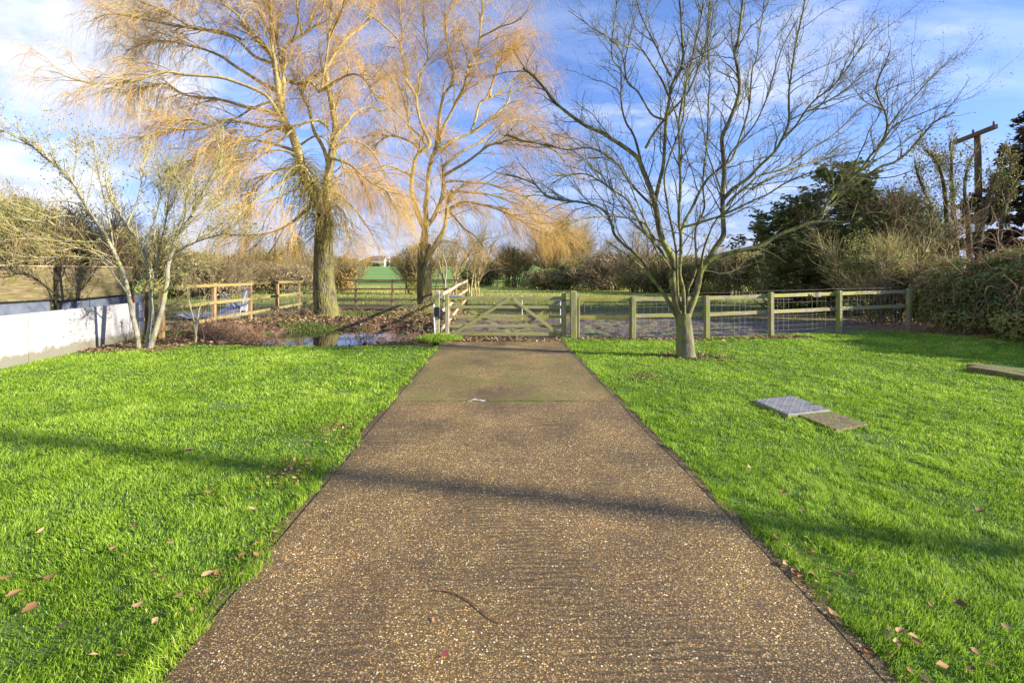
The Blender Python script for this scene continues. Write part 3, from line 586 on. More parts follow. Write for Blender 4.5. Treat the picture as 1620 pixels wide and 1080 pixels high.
# ---------------------------------------------------------------- the young mossy tree right of the driveway
YT = 9.34
RT_TRUNK = ["31 22 0 0|1085,566 1084,548 1083,528 1081,508 1081,495"]
RT = [
 "17 5 0 .5|1079,505 1072,488 1066,460 1064,430 1064,409 1050,385 1043,362 1038,331 1030,302 1017,269 1008,249 985,231 968,220 950,209 925,198 897,178 874,158 863,142 843,120 828,108",
 "9 3 .2 -.6|1036,325 1041,296 1049,264 1052,220 1054,189 1059,155 1063,133 1074,118 1081,89 1079,67 1077,22 1070,-40 1066,-90",
 "6 2 .2 1.0|1038,331 1030,324 1008,302 990,280 979,262 963,249 945,238 925,234 897,237 863,229 830,224 800,213",
 "6 2 .3 -1|1017,269 1008,231 1001,211 990,193 983,164 983,124 981,109 969,93 968,64 974,22 978,-30",
 "6 2 .4 -.8|1021,235 1037,207 1061,178 1083,153 1092,140 1103,111 1112,89 1118,60 1122,10 1130,-40",
 "5 1.5 -.2 .8|1050,189 1032,182 1019,162 1008,144 994,133 990,120 985,89 977,73 963,60 941,47 919,31 899,17",
 "5 2 0 -1|1059,155 1048,129 1037,111 1023,89 1012,78 986,73 965,66",
 "5 2 0 1.2|1061,120 1050,100 1037,71 1023,44 1010,13 1005,-30",
 "9 3 0 1.2|1076,505 1067,495 1055,473 1042,453 1029,438 1020,418 1004,400 984,384 971,369 966,349 950,329 919,320 883,316 863,309 848,293 830,284 802,276",
 "4 2 0 -.6|1018,425 1012,420 996,407 985,398 975,391 960,380",
 "7 2 0 -.8|1054,409 1043,393 1023,371 1008,344 994,318 972,302 945,284 925,275 897,278 870,292",
 "5 1.5 0 -1.2|1036,380 1019,353 985,344 954,342 919,347 903,356",
 "9 3 -.15 -.2|1082,497 1081,460 1075,433 1077,407 1077,369 1075,362 1074,331 1077,296 1075,253 1075,233 1074,196 1078,167 1088,120 1100,70 1112,10 1118,-60",
 "6 3 -.1 -1.2|1078,491 1073,470 1071,440 1070,400 1064,365 1057,330 1051,287 1055,262 1068,225 1080,190 1084,150 1088,110",
 "6 2 .1 1.2|1084,486 1088,460 1098,436 1102,413 1100,364 1114,331 1112,296 1114,264 1119,220 1121,155 1123,122 1119,67 1125,11 1130,-40",
 "7 2 0 .6|1077,369 1083,350 1094,331 1105,307 1119,284 1141,264 1157,253 1170,220 1185,169 1190,111 1197,93 1201,60 1207,20 1212,-30",
 "6 2 -.1 -1.4|1077,360 1097,355 1139,342 1159,333 1190,318 1215,307 1244,289 1282,273 1310,262",
 "16 4 0 .3|1086,505 1091,490 1098,473 1104,451 1109,429 1120,413 1131,393 1144,373 1144,351 1143,309 1146,264 1142,220 1152,196 1166,160 1170,133 1166,104 1162,82 1168,62 1174,11 1180,-40 1184,-80",
 "8 2.5 0 -.9|1143,316 1160,298 1184,282 1202,262 1224,242 1239,216 1248,191 1248,149 1252,116 1261,60 1270,20 1280,-30",
 "5 1.5 -.7 -1.6|1239,216 1257,202 1274,176 1292,156 1314,140 1337,113 1354,87 1372,60 1390,38",
 "4 1.5 -.8 -.2|1248,191 1274,178 1306,162 1339,142 1357,122 1383,93 1397,71",
 "6 1.5 .2 1|1150,325 1160,312 1185,292 1201,278 1234,269 1257,256 1283,236 1319,213 1346,187 1363,171 1388,158",
 "5 1.5 .2 1.6|1190,300 1215,283 1260,265 1306,247 1328,231 1345,222",
 "11 3.5 0 -.6|1120,413 1131,407 1149,402 1171,396 1202,389 1224,376 1251,364 1282,353 1298,347 1304,329 1316,313 1333,304 1364,284 1393,264 1417,256 1439,238 1461,213 1479,193 1510,178",
 "7 2 -.4 -1|1314,316 1325,300 1339,289 1361,269 1377,247 1392,229 1403,204 1401,180 1390,156 1386,138 1394,115 1401,100 1408,80",
 "4 1.3 -.8 -1.3|1392,229 1412,202 1430,191 1457,180 1483,169 1506,158",
 "4 1.3 -.8 -.2|1403,204 1415,188 1428,171 1450,149 1472,124 1506,93",
 "5 1.5 -.4 -.9|1282,353 1316,350 1338,351 1360,342 1382,336 1420,342 1450,352",
 "4 1.5 0 -1.5|1143,309 1135,285 1126,262 1118,236 1112,200 1106,170 1098,140",
 "4 1.5 .2 -.9|1146,264 1158,240 1180,215 1198,190 1215,150 1226,110 1240,70 1262,30",
 "5 1.5 -.1 -1.6|1064,430 1052,412 1040,400 1030,372 1012,330 1000,300 985,262 970,238 948,222",
 "5 1.5 0 -1.8|1109,429 1112,400 1122,370 1135,345 1160,325 1190,296 1210,270 1235,250",
]
t = thing('young_tree', 'bare young tree with mossy trunk standing in the right lawn near the gate', 'tree', (3.36, YT, 0))
trk = traced(RT_TRUNK, YT); lim = traced(RT, YT, .2, .76)
P, R = trk[0]; R[0, 0] *= 1.12
tubeobj('trunk', trk, 14, M['bark_smooth'], t)
tubeobj('limbs', lim, 8, M['limb_smooth'], t)
cen = (3.45, YT, 2.2)
l2 = [sprout(lim, 400, (.7, 2.0), (22, 62), 9, (0, 0, .12), .48, .55, .013, .30, .15, cen, .50, (-.03, 0, .08), 1.2)]
l3 = [sprout(lim+l2, 4200, (.2, .8), (28, 70), 6, (0, 0, .3), .5, .5, .0065, .4, .18, cen, .35, (0, 0, .12), 1.0)]
l4 = [sprout(l3+l2, 14000, (.04, .20), (30, 75), 3, (0, 0, .5), .45, .6, .0042, .9, .08, None, 0, (0, 0, .25), .9, .2)]
cr = tubeobj('branches', l2, 5, M['twig_dark'], t)
tubeobj('twigs', l3+l4, 3, M['twig_dark'], t)
# buds and a few withered leaves at the spur tips
tips = l4[0][0][:, -1]; sel = RNG.choice(len(tips), 9000, False); Pb = tips[sel]
N = RNG.normal(size=(len(Pb), 3)); N /= np.linalg.norm(N, axis=1)[:, None]
V, Fc = leafset(Pb, N, RNG.uniform(.008, .018, len(Pb)))
put('buds', V, Fc, M['twig_dark'], t, np.repeat(RNG.uniform(0, .7, len(Pb)), 4))

# ---------------------------------------------------------------- the two weeping willows
def willow(name, lab, YW, base, trunk, limbs, up, counts, wind, cen):
    t = thing(name, lab, 'tree', base, 'orange-twigged weeping willows behind the pond')
    trk = traced(trunk, YW, None, 1, .33); P, R = trk[0]
    tubeobj('trunk', trk, 18, M['bark_willow'], t)
    lm = traced(limbs, YW, 1.0, .80)
    a, b, c_ = counts
    l2 = [sprout(lm, a, (1.0, 3.0), (20, 55), 10, (0, 0, -.12), .35, .5, .026, .3, .30, cen, .55, (wind*.15, 0, .15), 2.2)]
    l2b = [sprout(l2+lm, a*3, (.6, 2.0), (20, 55), 8, (wind*.12, 0, -.45), .35, .55, .012, .4, .25, cen, .5, (wind*.1, 0, 0), 2.0)]
    tubeobj('limbs', lm+l2, 7, M['limb_willow'], t)
    l3 = [sprout(l2+l2b, b, (.5, 1.9), (25, 70), 9, (wind*.25, 0, -2.0), .3, .5, .0105, .5, .15, cen, .55, (wind*.1, 0, .05), 2.0, .3, 1.2)]
    q = l3[0][0][:, 0]; msk = vnoise(q[:, 0]*1.1+q[:, 1]*.6, q[:, 2]*1.1+q[:, 1]*.5, 33)+RNG.uniform(-.12, .12, len(q)) > .47
    l4 = [sprout([(l3[0][0][msk], l3[0][1][msk])]+l2b, c_, (.2, .75), (20, 75), 5, (wind*.3, 0, -1.7), .45, .8, .0098, .6, .05, None, 0, (0, 0, -.1), 1.75, .2, .8)]
    tubeobj('twigs', l2b+l3, 3, M['twig_willow'], t); tubeobj('hanging_shoots', l4, 3, M['twig_willow'], t)
    # water shoots clinging along the upright limbs
    sh = [sprout(trk+[(p_[:, :p_.shape[1]//3], r_[:, :r_.shape[1]//3]) for p_, r_ in lm[:2]], 1500 if a > 400 else 160, (.5, 2.3), (40, 100), 8, (0, 0, -1.7), .35, .3, .009, .6, .35, None, 0, (0, 0, .25), 2.1, .2)]
    tubeobj('water_shoots', sh, 3, M['twig_olive'], t); return t
W1T = ["58 24 0 0|517,502 517,494 515,480 513,455 512,430 512,400 512,370 514,352 514,340"]
W1 = [
 "25 8 0 -.3|514,372 511,345 502,316 490,298 479,269 470,233 458,204 449,193 442,156 440,135 436,108 431,89 418,73 402,56 380,36",
 "25 9 0 .4|514,370 516,335 519,310 518,292 521,269 526,239 529,218 531,200 526,170 520,140 515,110",
 "9 3 0 1|447,170 449,124 444,98 438,62 431,33 420,4 412,-40",
 "9 3 -.3 -1.2|441,150 436,107 430,66 428,20 430,-50",
 "9 3 .3 1.5|521,269 512,235 496,205 489,171 478,150 485,130 507,118 520,105 535,93",
 "8 3 .5 -1|453,127 470,132 491,130 500,140 507,144 513,111 518,80 522,40 526,-20",
 "8 3 0 .8|449,110 449,80 462,65 478,55 498,42 510,20 520,-20",
 "8 2 -.5 -2.5|445,190 432,165 415,147 371,129 344,122 293,118 267,114 244,118 216,127 182,131 156,133 136,130 113,124 93,116 78,112",
 "8 2 -.3 1.5|448,185 420,175 389,169 349,158 304,153 280,144 260,133 230,138 200,150",
 "9 2 0 -1|462,215 440,203 415,200 382,193 360,189 327,202 300,205 273,204 249,211 216,220",
 "8 2 .2 2|441,145 420,135 371,104 349,89 322,78 300,73 278,67 240,66 200,80",
 "7 2 0 -1.5|431,100 402,89 371,60 327,49 271,40 238,33 178,22 150,30",
 "6 2 0 1|380,62 350,50 304,44 282,31 249,13 216,0 190,-25",
 "6 2 -.3 -2|425,80 402,58 376,24 347,0 330,-30 315,-60",
 "8 2 0 -2|474,270 455,282 431,298 410,312 390,328 365,350",
 "8 2 0 2|500,322 480,336 461,352 440,364 419,370 378,373 350,370",
 "7 2 0 1.6|519,300 540,310 560,330 575,350 590,372",
 "8 2 0 -1.6|524,250 538,254 556,262 573,278 592,292 612,304 625,330",
 "8 2 0 1|529,218 545,200 560,180 580,170 600,175 615,195",
 "8 2.5 .4 2.2|515,110 530,85 550,60 570,45 585,30 590,0",
 "7 2.5 0 -2|507,144 530,130 548,120 565,118 580,130 598,160",
 "7 2 0 -2.4|520,200 500,190 470,200 440,225 410,240 380,262 355,290",
 "7 2 0 2.6|470,240 440,230 400,222 360,228 320,242 290,262 270,290",
 "6 2 0 2|431,60 410,20 395,-20 380,-50", "6 2 0 -2|520,60 540,20 548,-20 556,-60", "6 2 0 0|478,55 470,10 474,-40 470,-80",
 "6 1.5 .2 1.4|522,300 545,272 566,276 580,305 588,336", "6 1.5 0 -1.3|506,325 480,300 450,308 425,338 410,376",
 "6 1.5 0 1.5|495,292 465,268 430,272 400,298 385,338", "5 1.5 -.1 -1.8|512,345 530,325 548,345 556,386", "5 1.5 -.1 -1.7|508,350 490,336 470,352 460,386",
 "6 1.5 0 -1.2|478,262 455,240 425,240 395,262 372,300", "5 1.5 0 1|530,235 556,222 585,236 606,270 615,310", "5 1.5 0 -2|500,300 486,270 470,262 450,280 440,320",
 "6 1.5 0 -2|458,204 430,205 400,222 375,245 355,280", "6 1.5 0 1|440,160 415,165 385,180 350,205 325,240", "5 1.5 0 -1|470,233 500,215 520,225 540,255 548,300",
]
willow('weeping_willow', 'larger weeping willow with the thicker trunk, left of the pond view', 18.4, (-7.1, 18.4, 0), W1T, W1, None, (520, 15500, 44000), .25, (-7.6, 18.4, 5.5))
W2T = ["36 19 0 0|675,497 674,488 672,470 671,440 671,420 671,400 672,385"]
W2 = [
 "21 13 0 0|671,430 671,405 670,384 672,368 673,355",
 "12 6 0 -.5|673,365 661,339 654,317 651,296 652,278 655,262 658,250 664,240 666,233",
 "12 6 0 .3|673,360 674,342 673,325 677,300 677,278 683,250 688,238 691,228",
 "12 5 0 .8|674,362 679,352 686,344 697,319 701,300 701,283 702,261",
 "13 5 -.1 -.6|672,425 678,405 686,392 694,378 702,364 705,350 708,325 712,308 715,300",
 "8 2.5 -.5 -.5|668,240 680,229 674,212 667,198 660,171 658,151 644,129 640,102 633,73 637,56 633,22 632,-30",
 "5 2 -.5 -1.5|636,80 629,62 609,42 596,32 584,24 565,5",
 "6 2 -.4 1|658,151 662,147 664,128 667,111 676,96 677,76 671,51 670,22 672,-30",
 "6 2 -.2 -1.5|672,228 667,218 648,200 627,178 602,156 590,145 580,131 569,107 563,82",
 "6 2 -.2 1.8|666,238 658,224 647,200 643,178 638,156 629,131 622,108",
 "8 2.5 .2 .6|690,232 691,222 694,200 696,184 702,151 716,131 717,111 709,78 706,51 706,24 720,7 726,-30",
 "8 2.5 .2 -1|691,235 698,211 704,196 711,184 729,147 738,129 741,102 756,78 760,44 763,13 766,-30",
 "5 2 -.6 .6|741,104 755,100 769,96 780,88 791,82 815,78", "5 2 -.7 -1.5|758,62 762,58 778,50 793,42 808,38 825,30",
 "7 2 0 1.6|692,238 705,230 720,220 753,207 778,187 802,164 806,150 809,138 830,125",
 "6 2 .6 1.8|745,210 752,190 760,162 780,153 800,138 816,124 835,122 850,126",
 "5 2 .9 0|768,158 780,130 789,102 796,80", "5 2 1 2|775,153 782,120 800,95 815,70",
 "7 2 .3 -1.2|702,278 715,270 736,258 755,244 772,231 790,226 811,222 844,225 880,240 895,262",
 "6 2 .3 2|702,288 722,286 747,289 770,290 791,297 815,305 840,318 870,345",
 "7 2 -.3 -1.2|712,330 722,324 736,319 750,321 769,325 790,332 816,344 847,364 874,375",
 "6 2 -.3 1.2|711,306 728,303 747,305 775,308 802,317 830,330 850,350",
 "6 2 .2 2.4|702,262 730,240 760,225 790,200 820,190 845,200 865,225",
 "6 2 0 -2|652,278 635,270 615,262 600,270 585,290", "6 2 0 2.2|666,236 645,222 618,215 600,225 588,245",
 "5 2 0 -1|708,330 720,345 735,362 750,372 765,390",
]
willow('weeping_willow', 'smaller weeping willow with a forked trunk, right behind the left gate post', 21.2, (-3.82, 21.2, 0), W2T, W2, None, (360, 9200, 28000), .9, (-3.3, 21.2, 5.0))

# ---------------------------------------------------------------- pale multi-stemmed tree by the white wall
YS = 10.35
ST = [
 "11 4 0 -.2|220,553 217,530 213,511 209,495 206,479 197,437 183,405 169,377 156,356 141,335 128,310 116,289 92,264 70,248 53,233 28,218 3,205",
 "9 5 .1 .5|232,550 234,535 236,518 238,500 239,479 238,455 236,433 225,391 213,372 201,356 185,330 173,310",
 "13 5 0 .2|237,552 242,535 250,511 257,485 261,462 265,440 266,419 278,381 290,360 303,342 315,318 327,296 342,268 352,250",
 "5 3 0 .5|246,520 243,490 241,470 243,451 248,420 253,391 262,350 266,310 262,270"]
SL = [
 "5 1.5 0 -1|206,478 200,462 187,444 165,416 135,408 102,405 85,410 60,412 25,412",
 "5 1.5 0 -.8|176,392 165,384 125,382 88,381 53,374 20,362 -10,350",
 "5 1.5 0 .8|169,377 140,368 110,362 70,352 30,342 0,320",
 "4 1.5 0 1|181,400 173,349 162,303 155,270 151,245 148,225",
 "4 1.5 0 -1|268,412 280,400 299,388 330,376 352,370 375,372 398,374",
 "4 1.5 0 -1|285,366 289,356 294,330 292,303 285,286 271,272",
 "4 1.5 0 1|116,289 118,265 121,240 118,220", "4 1.5 0 -.6|141,335 120,322 95,318 60,322 40,330",
 "4 1.5 0 1.2|201,356 212,330 222,300 226,262 230,240", "4 1.5 0 -1|225,391 240,360 250,330 255,300 250,262",
 "4 1.5 0 1|303,342 325,335 345,322 362,305", "4 1.5 0 .5|173,310 168,285 170,255 176,232",
 "4 1.5 0 -1.2|197,437 180,420 150,400 120,392 90,398", "4 1.5 0 -1.3|156,356 130,345 95,342 60,350 35,345",
 "4 1.5 .1 1|236,433 250,405 275,380 285,350 300,320", "4 1.5 0 -.9|261,462 280,440 300,425 322,418"]
t = thing('multi_stemmed_tree', 'pale lichened multi-stemmed small tree in front of the white wall end', 'tree', (-7.9, YS, 0))
st = traced(ST, YS, .0, .7); tubeobj('trunk', st, 9, M['bark_pale'], t); sl2 = traced(SL, YS, .3, .65); tubeobj('limbs', sl2, 6, M['bark_pale'], t)
cen = (-7.9, YS, 1.4)
l2 = [sprout(st+sl2, 330, (.5, 1.5), (20, 50), 8, (0, 0, .3), .35, .6, .010, .35, .35, cen, .5, (0, 0, .1), 1.4)]
l3 = [sprout(st+sl2+l2, 2200, (.2, .7), (25, 60), 5, (0, 0, .3), .4, .6, .0062, .5, .1, cen, .3, (0, 0, .08), 1.3)]
l4 = [sprout(l3+l2, 5200, (.05, .2), (30, 75), 3, (0, 0, .2), .5, .7, .0048, 1, .05, None, 0, (0, 0, .1), 1.2, .2)]
tubeobj('branches', l2, 5, M['twig_pale'], t); tubeobj('twigs', l3+l4, 3, M['twig_pale'], t)
tips = l4[0][0][:, -1]; sel = RNG.choice(len(tips), 4200, False); Pb = tips[sel]; N = RNG.normal(size=(len(Pb), 3)); N /= np.linalg.norm(N, axis=1)[:, None]
V, Fc = leafset(Pb, N, RNG.uniform(.015, .04, len(Pb))); put('leaves', V, Fc, M['leaf_yellow'], t, np.repeat(RNG.uniform(0, .9, len(Pb)), 4))

# ---------------------------------------------------------------- bushes, hedge, far trees
def stems(cx, cy, w, h, n, K=8, dpt=None, spread=.5, r=.02):
    """upright stems fanning from a base"""
    dpt = dpt or w*.5; b = np.stack([cx+RNG.normal(0, .16, n)*w, cy+RNG.normal(0, .16, n)*dpt, np.zeros(n)], 1); b[:, 2] = H(b[:, 0], b[:, 1])-.03
    d = np.stack([(b[:, 0]-cx)/w*2*spread+RNG.normal(0, .3, n)*spread, (b[:, 1]-cy)/dpt*2*spread+RNG.normal(0, .3, n)*spread, np.ones(n)], 1); d /= np.linalg.norm(d, axis=1)[:, None]
    L = h*RNG.uniform(.6, .95, n); P = np.zeros((n, K, 3)); P[:, 0] = b
    for k in range(1, K):
        d = d+RNG.normal(size=(n, 3))*.12; d /= np.linalg.norm(d, axis=1)[:, None]; P[:, k] = P[:, k-1]+d*(L/(K-1))[:, None]
    R = (r*RNG.uniform(.6, 1.2, n))[:, None]*(1-.75*np.linspace(0, 1, K)[None]); return P, R
def bush(name, lab, cat, cx, cy, w, h, tw, lf, nst=26, ntw=900, nlf=2500, ls=.12, r=.03, twr=.012, grp=None, d=None, low=0.12, spread=.55, leafvar=(0, 1), clumps=14, barkm='bark_dark'):
    d = d or w*.5; z0 = float(H(cx, cy)); t = thing(name, lab, cat, (cx, cy, z0), grp)
    s = [stems(cx, cy, w, h, nst, dpt=d, spread=spread*w/max(h, .1)*.8, r=r)]
    tubeobj('trunk' if cat == 'tree' else 'stems', s, 6, M[barkm], t)
    cen = (cx, cy, z0-.2*h)
    a = [sprout(s, ntw//3, (.25*h, .5*h), (20, 60), 6, (0, 0, 0), .4, .6, twr*1.5, .5, .15, cen, .5, (0, 0, .1), z0+low*h)]
    b = [sprout(a+s, ntw, (.08*h, .28*h), (25, 70), 4, (0, 0, .1), .4, .6, twr, .6, .1, cen, .4, (0, 0, .1), z0+low*h*.6)]
    if cat == 'tree' and not nlf: tubeobj('crown', a+b, 3, M[tw], t)
    else: tubeobj('twigs', a+b, 3, M[tw], t)
    if nlf:
        nc = clumps; C = []; Rr = []
        for i in range(nc):
            a_ = random.uniform(0, 6.28); rr_ = random.random()**.5; zz_ = random.uniform(.04, .86)
            ws = math.sqrt(max(.15, 1-(zz_-.35)**2*1.9)); C.append((cx+math.cos(a_)*rr_*w*.40*ws, cy+math.sin(a_)*rr_*d*.40*ws, z0+h*zz_))
            q = random.uniform(.10, .20); Rr.append((w*q*1.2, d*q*1.3, h*q*.95))
        P, N, i = leafcloud(C, Rr, nlf, ls, .35); P[:, 2] = np.maximum(P[:, 2], z0+.03)
        V, Fc = leafset(P, N, RNG.uniform(.5, 1.2, nlf)*ls, elong=1.3)
        cv_ = RNG.uniform(-.2, .2, nc)[i]
        put('crown' if cat == 'tree' else 'foliage', V, Fc, M[lf], t, np.repeat(np.clip(RNG.uniform(*leafvar, nlf)*.8+.1+cv_, 0, 1), 4))
    return t
def bpx(name, lab, cat, u0, u1, vtop, Yd, tw, lf, **k):
    """bush filling columns u0..u1 with its top at row vtop, standing Yd metres away"""
    cx = gx((u0+u1)/2, Yd); h = CH-(vtop-HV)/F*Yd-float(H(cx, Yd)); return bush(name, lab, cat, cx, Yd, (u1-u0)/F*Yd, h, tw, lf, **k)

HG = 'shrubs in the hedge across the paddock'
hedge = [  # u0 u1 vtop Y twigs leaves label
 (985, 1075, 396, 44, 'twig_brown', 'leaf_olive', 'low olive hedge shrub directly left of the young tree trunk'),
 (925, 1010, 394, 50, 'twig_brown', 'leaf_mauve', 'mauve brown hedge shrub right of the orange willow'),
 (872, 950, 404, 55, 'twig_brown', 'leaf_dark', 'dark green hedge shrub under the orange willow'),
 (838, 905, 424, 52, 'twig_brown', 'leaf_olive', 'lowest hedge shrub beside the gap left of the orange willow'),
 (1060, 1140, 400, 41, 'twig_brown', 'leaf_olive', 'hedge shrub seen through the limbs of the young tree'),
 (1120, 1215, 392, 38, 'twig_brown', 'leaf_olive', 'olive hedge shrub right of the young tree trunk'),
 (1195, 1275, 398, 35, 'twig_brown', 'leaf_dark', 'dark hedge shrub under the left side of the conifer'),
 (738, 800, 412, 66, 'twig_brown', 'leaf_dark', 'dark green bush above the left end of the gate')]
for (u0, u1, vt, Yd, tw, lf, lab) in hedge:
    bpx('hedge_shrub', lab, 'shrub', u0-12, u1+12, vt, Yd, tw, lf, grp=HG, nst=46, ntw=2600, nlf=7500, ls=.17, r=.045, twr=.020, clumps=34, d=5, spread=.4)
bpx('willow_shrub', 'large orange-topped willow rising above the hedge behind the gate', 'tree', 862, 922, 350, 60, 'twig_tan', 'leaf_orange', nst=26, ntw=7000, nlf=3000, ls=.20, r=.08, twr=.026, d=4, spread=.28)
bpx('willow_shrub', 'yellow orange willow bush behind the middle of the gate', 'shrub', 785, 845, 388, 62, 'twig_tan', 'leaf_yellow', nst=24, ntw=5000, nlf=2200, ls=.20, r=.06, twr=.026, d=4, spread=.35)
bpx('field_tree', 'yellowish bare small tree between the two willow trunks', 'tree', 622, 700, 384, 40, 'twig_tan', 'leaf_yellow', nst=14, ntw=3200, nlf=2200, ls=.13, r=.05, twr=.016, d=3.5)
bpx('field_bush', 'orange and yellow bush right of the large willow trunk', 'shrub', 515, 570, 396, 46, 'twig_tan', 'leaf_orange', nst=24, ntw=3200, nlf=3000, ls=.14, r=.03, twr=.016, d=3)
for (u0, u1, vt, Yd, tw, lf, lab) in ((255, 345, 392, 36, 'twig_tan', 'leaf_yellow', 'yellow green scrub bush behind the left end of the fence'),
    (330, 415, 400, 40, 'twig_tan', 'leaf_mauve', 'tan mauve scrub bush behind the middle of the left fence'), (380, 470, 386, 46, 'twig_tan', 'leaf_yellow', 'tallest pale scrub bush behind the left fence'),
    (440, 510, 372, 50, 'twig_tan', 'leaf_olive', 'green ivy-clad scrub bush left of the large willow trunk'), (300, 372, 405, 33, 'twig_brown', 'leaf_mauve', 'low brown bramble scrub just beyond the left fence'),
    (395, 500, 408, 42, 'twig_tan', 'leaf_mauve', 'low mauve scrub in front of the tall pale scrub')):
    bpx('scrub_bush', lab, 'shrub', u0-8, u1+8, vt, Yd, tw, lf, grp='scrub bushes beyond the left fence', nst=34, ntw=3400, nlf=5200, ls=.13, r=.025, twr=.014, clumps=26, d=4, spread=.5)
bpx('ivy_tree', 'thin bare tree with crooked stems behind the short return fence', 'tree', 696, 728, 350, 29, 'twig_tan', 'leaf_yellow', nst=4, ntw=420, nlf=300, ls=.07, r=.07, twr=.012, d=1.6, barkm='limb_willow')
bpx('ivy_tree', 'crooked bare thorn tree beside the return fence corner', 'tree', 728, 772, 352, 31, 'twig_tan', 'leaf_yellow', nst=6, ntw=600, nlf=400, ls=.07, r=.07, twr=.012, d=1.8, barkm='limb_willow')
bpx('thorn_tree', 'thin bare thorn tree behind the young tree limbs', 'tree', 996, 1048, 350, 42, 'twig_brown', None, nst=6, ntw=900, nlf=0, r=.05, twr=.014, d=2)
# far tree line on the ridge with two white houses
k = 0
far_l = ['far dark tree on the ridge left of the white houses', 'far olive tree on the ridge right of the white houses']
for i in range(30):
    u = 170+i*37+random.uniform(-8, 8); Yd = random.uniform(258, 300)
    if 588 < u < 628: continue
    bpx('ridge_tree', far_l[int(u > 608)], 'tree', u-26, u+26, random.uniform(400, 410), Yd, 'twig_brown', random.choice(['leaf_dark', 'leaf_olive', 'leaf_mauve']), nst=6, ntw=300, nlf=1300, ls=1.0, r=.12, twr=.09, d=9, grp='trees along the far ridge '+('left' if u < 608 else 'right')+' of the houses', clumps=14)
for i, u in enumerate((586, 608, 630)):
    bpx('ridge_tree', ('orange tree behind the white houses', 'pale orange tree between the white houses', 'orange tree right of the white houses')[i], 'tree', u-15, u+15, 405, 275, 'twig_tan', 'leaf_orange', nst=6, ntw=300, nlf=900, ls=.8, r=.12, twr=.09, d=7)
for i, u in enumerate((575, 596, 622, 640)):
    bpx('ridge_hedge', ('leftmost dark clump of the hedge below the white houses', 'dark hedge clump directly below the left white house', 'dark hedge clump right below the right white house', 'rightmost dark clump of the hedge below the white houses')[i], 'hedge', u-14, u+14, 414.5, 246, 'twig_brown', 'leaf_dark', nst=6, ntw=300, nlf=1400, ls=.6, r=.08, twr=.06, d=4)
def house(cx, cy, w_, d_, hw, hr, lab):
    z0 = float(H(cx, cy)); t = thing('white_house', lab, 'house', (cx, cy, z0)); mb = MB()
    mb.box((cx-w_/2, cy, z0+hw/2), (cx+w_/2, cy, z0+hw/2), d_, hw)
    mb.add([(cx-w_/2, cy-d_/2, z0+hw), (cx-w_/2, cy+d_/2, z0+hw), (cx-w_/2, cy, z0+hw+hr-.05)], [[0, 1, 2]]); mb.add([(cx+w_/2, cy-d_/2, z0+hw), (cx+w_/2, cy+d_/2, z0+hw), (cx+w_/2, cy, z0+hw+hr-.05)], [[0, 2, 1]])
    mb.build('wall', M['render'], t); r = MB(); e = .4
    for s in (-1, 1): r.add([(cx-w_/2-e, cy+s*(d_/2+e), z0+hw-.2), (cx+w_/2+e, cy+s*(d_/2+e), z0+hw-.2), (cx+w_/2+e, cy, z0+hw+hr), (cx-w_/2-e, cy, z0+hw+hr),
        (cx-w_/2-e, cy+s*(d_/2+e), z0+hw), (cx+w_/2+e, cy+s*(d_/2+e), z0+hw), (cx+w_/2+e, cy, z0+hw+hr+.2), (cx-w_/2-e, cy, z0+hw+hr+.2)], [[0, 1, 2, 3], [4, 5, 6, 7], [0, 1, 5, 4], [0, 3, 7, 4], [1, 2, 6, 5]])
    r.build('roof', M['roof'], t); c_ = MB(); c_.post(cx+w_*.3, cy, z0+hw+hr*.5, z0+hw+hr+1.1, .9, ch=.05); c_.build('chimney', M['render'], t)
    for i in range(4):
        for zz_ in (z0+1.6, z0+4.0):
            if zz_ > z0+hw-.5: continue
            q = MB(); q.box((cx-w_/2+w_*(i+.5)/4-.6, cy-d_/2-.03, zz_), (cx-w_/2+w_*(i+.5)/4+.6, cy-d_/2-.03, zz_), .08, 1.1); q.build('window', M['glass'], t)
house(gx(600, 262), 262, 6.5, 5, 3.9, 1.9, 'far white house with a dark roof on the ridge, the wider one'); house(gx(611, 266), 266, 3.6, 4, 3.0, 1.5, 'far small white house with a low roof on the ridge')

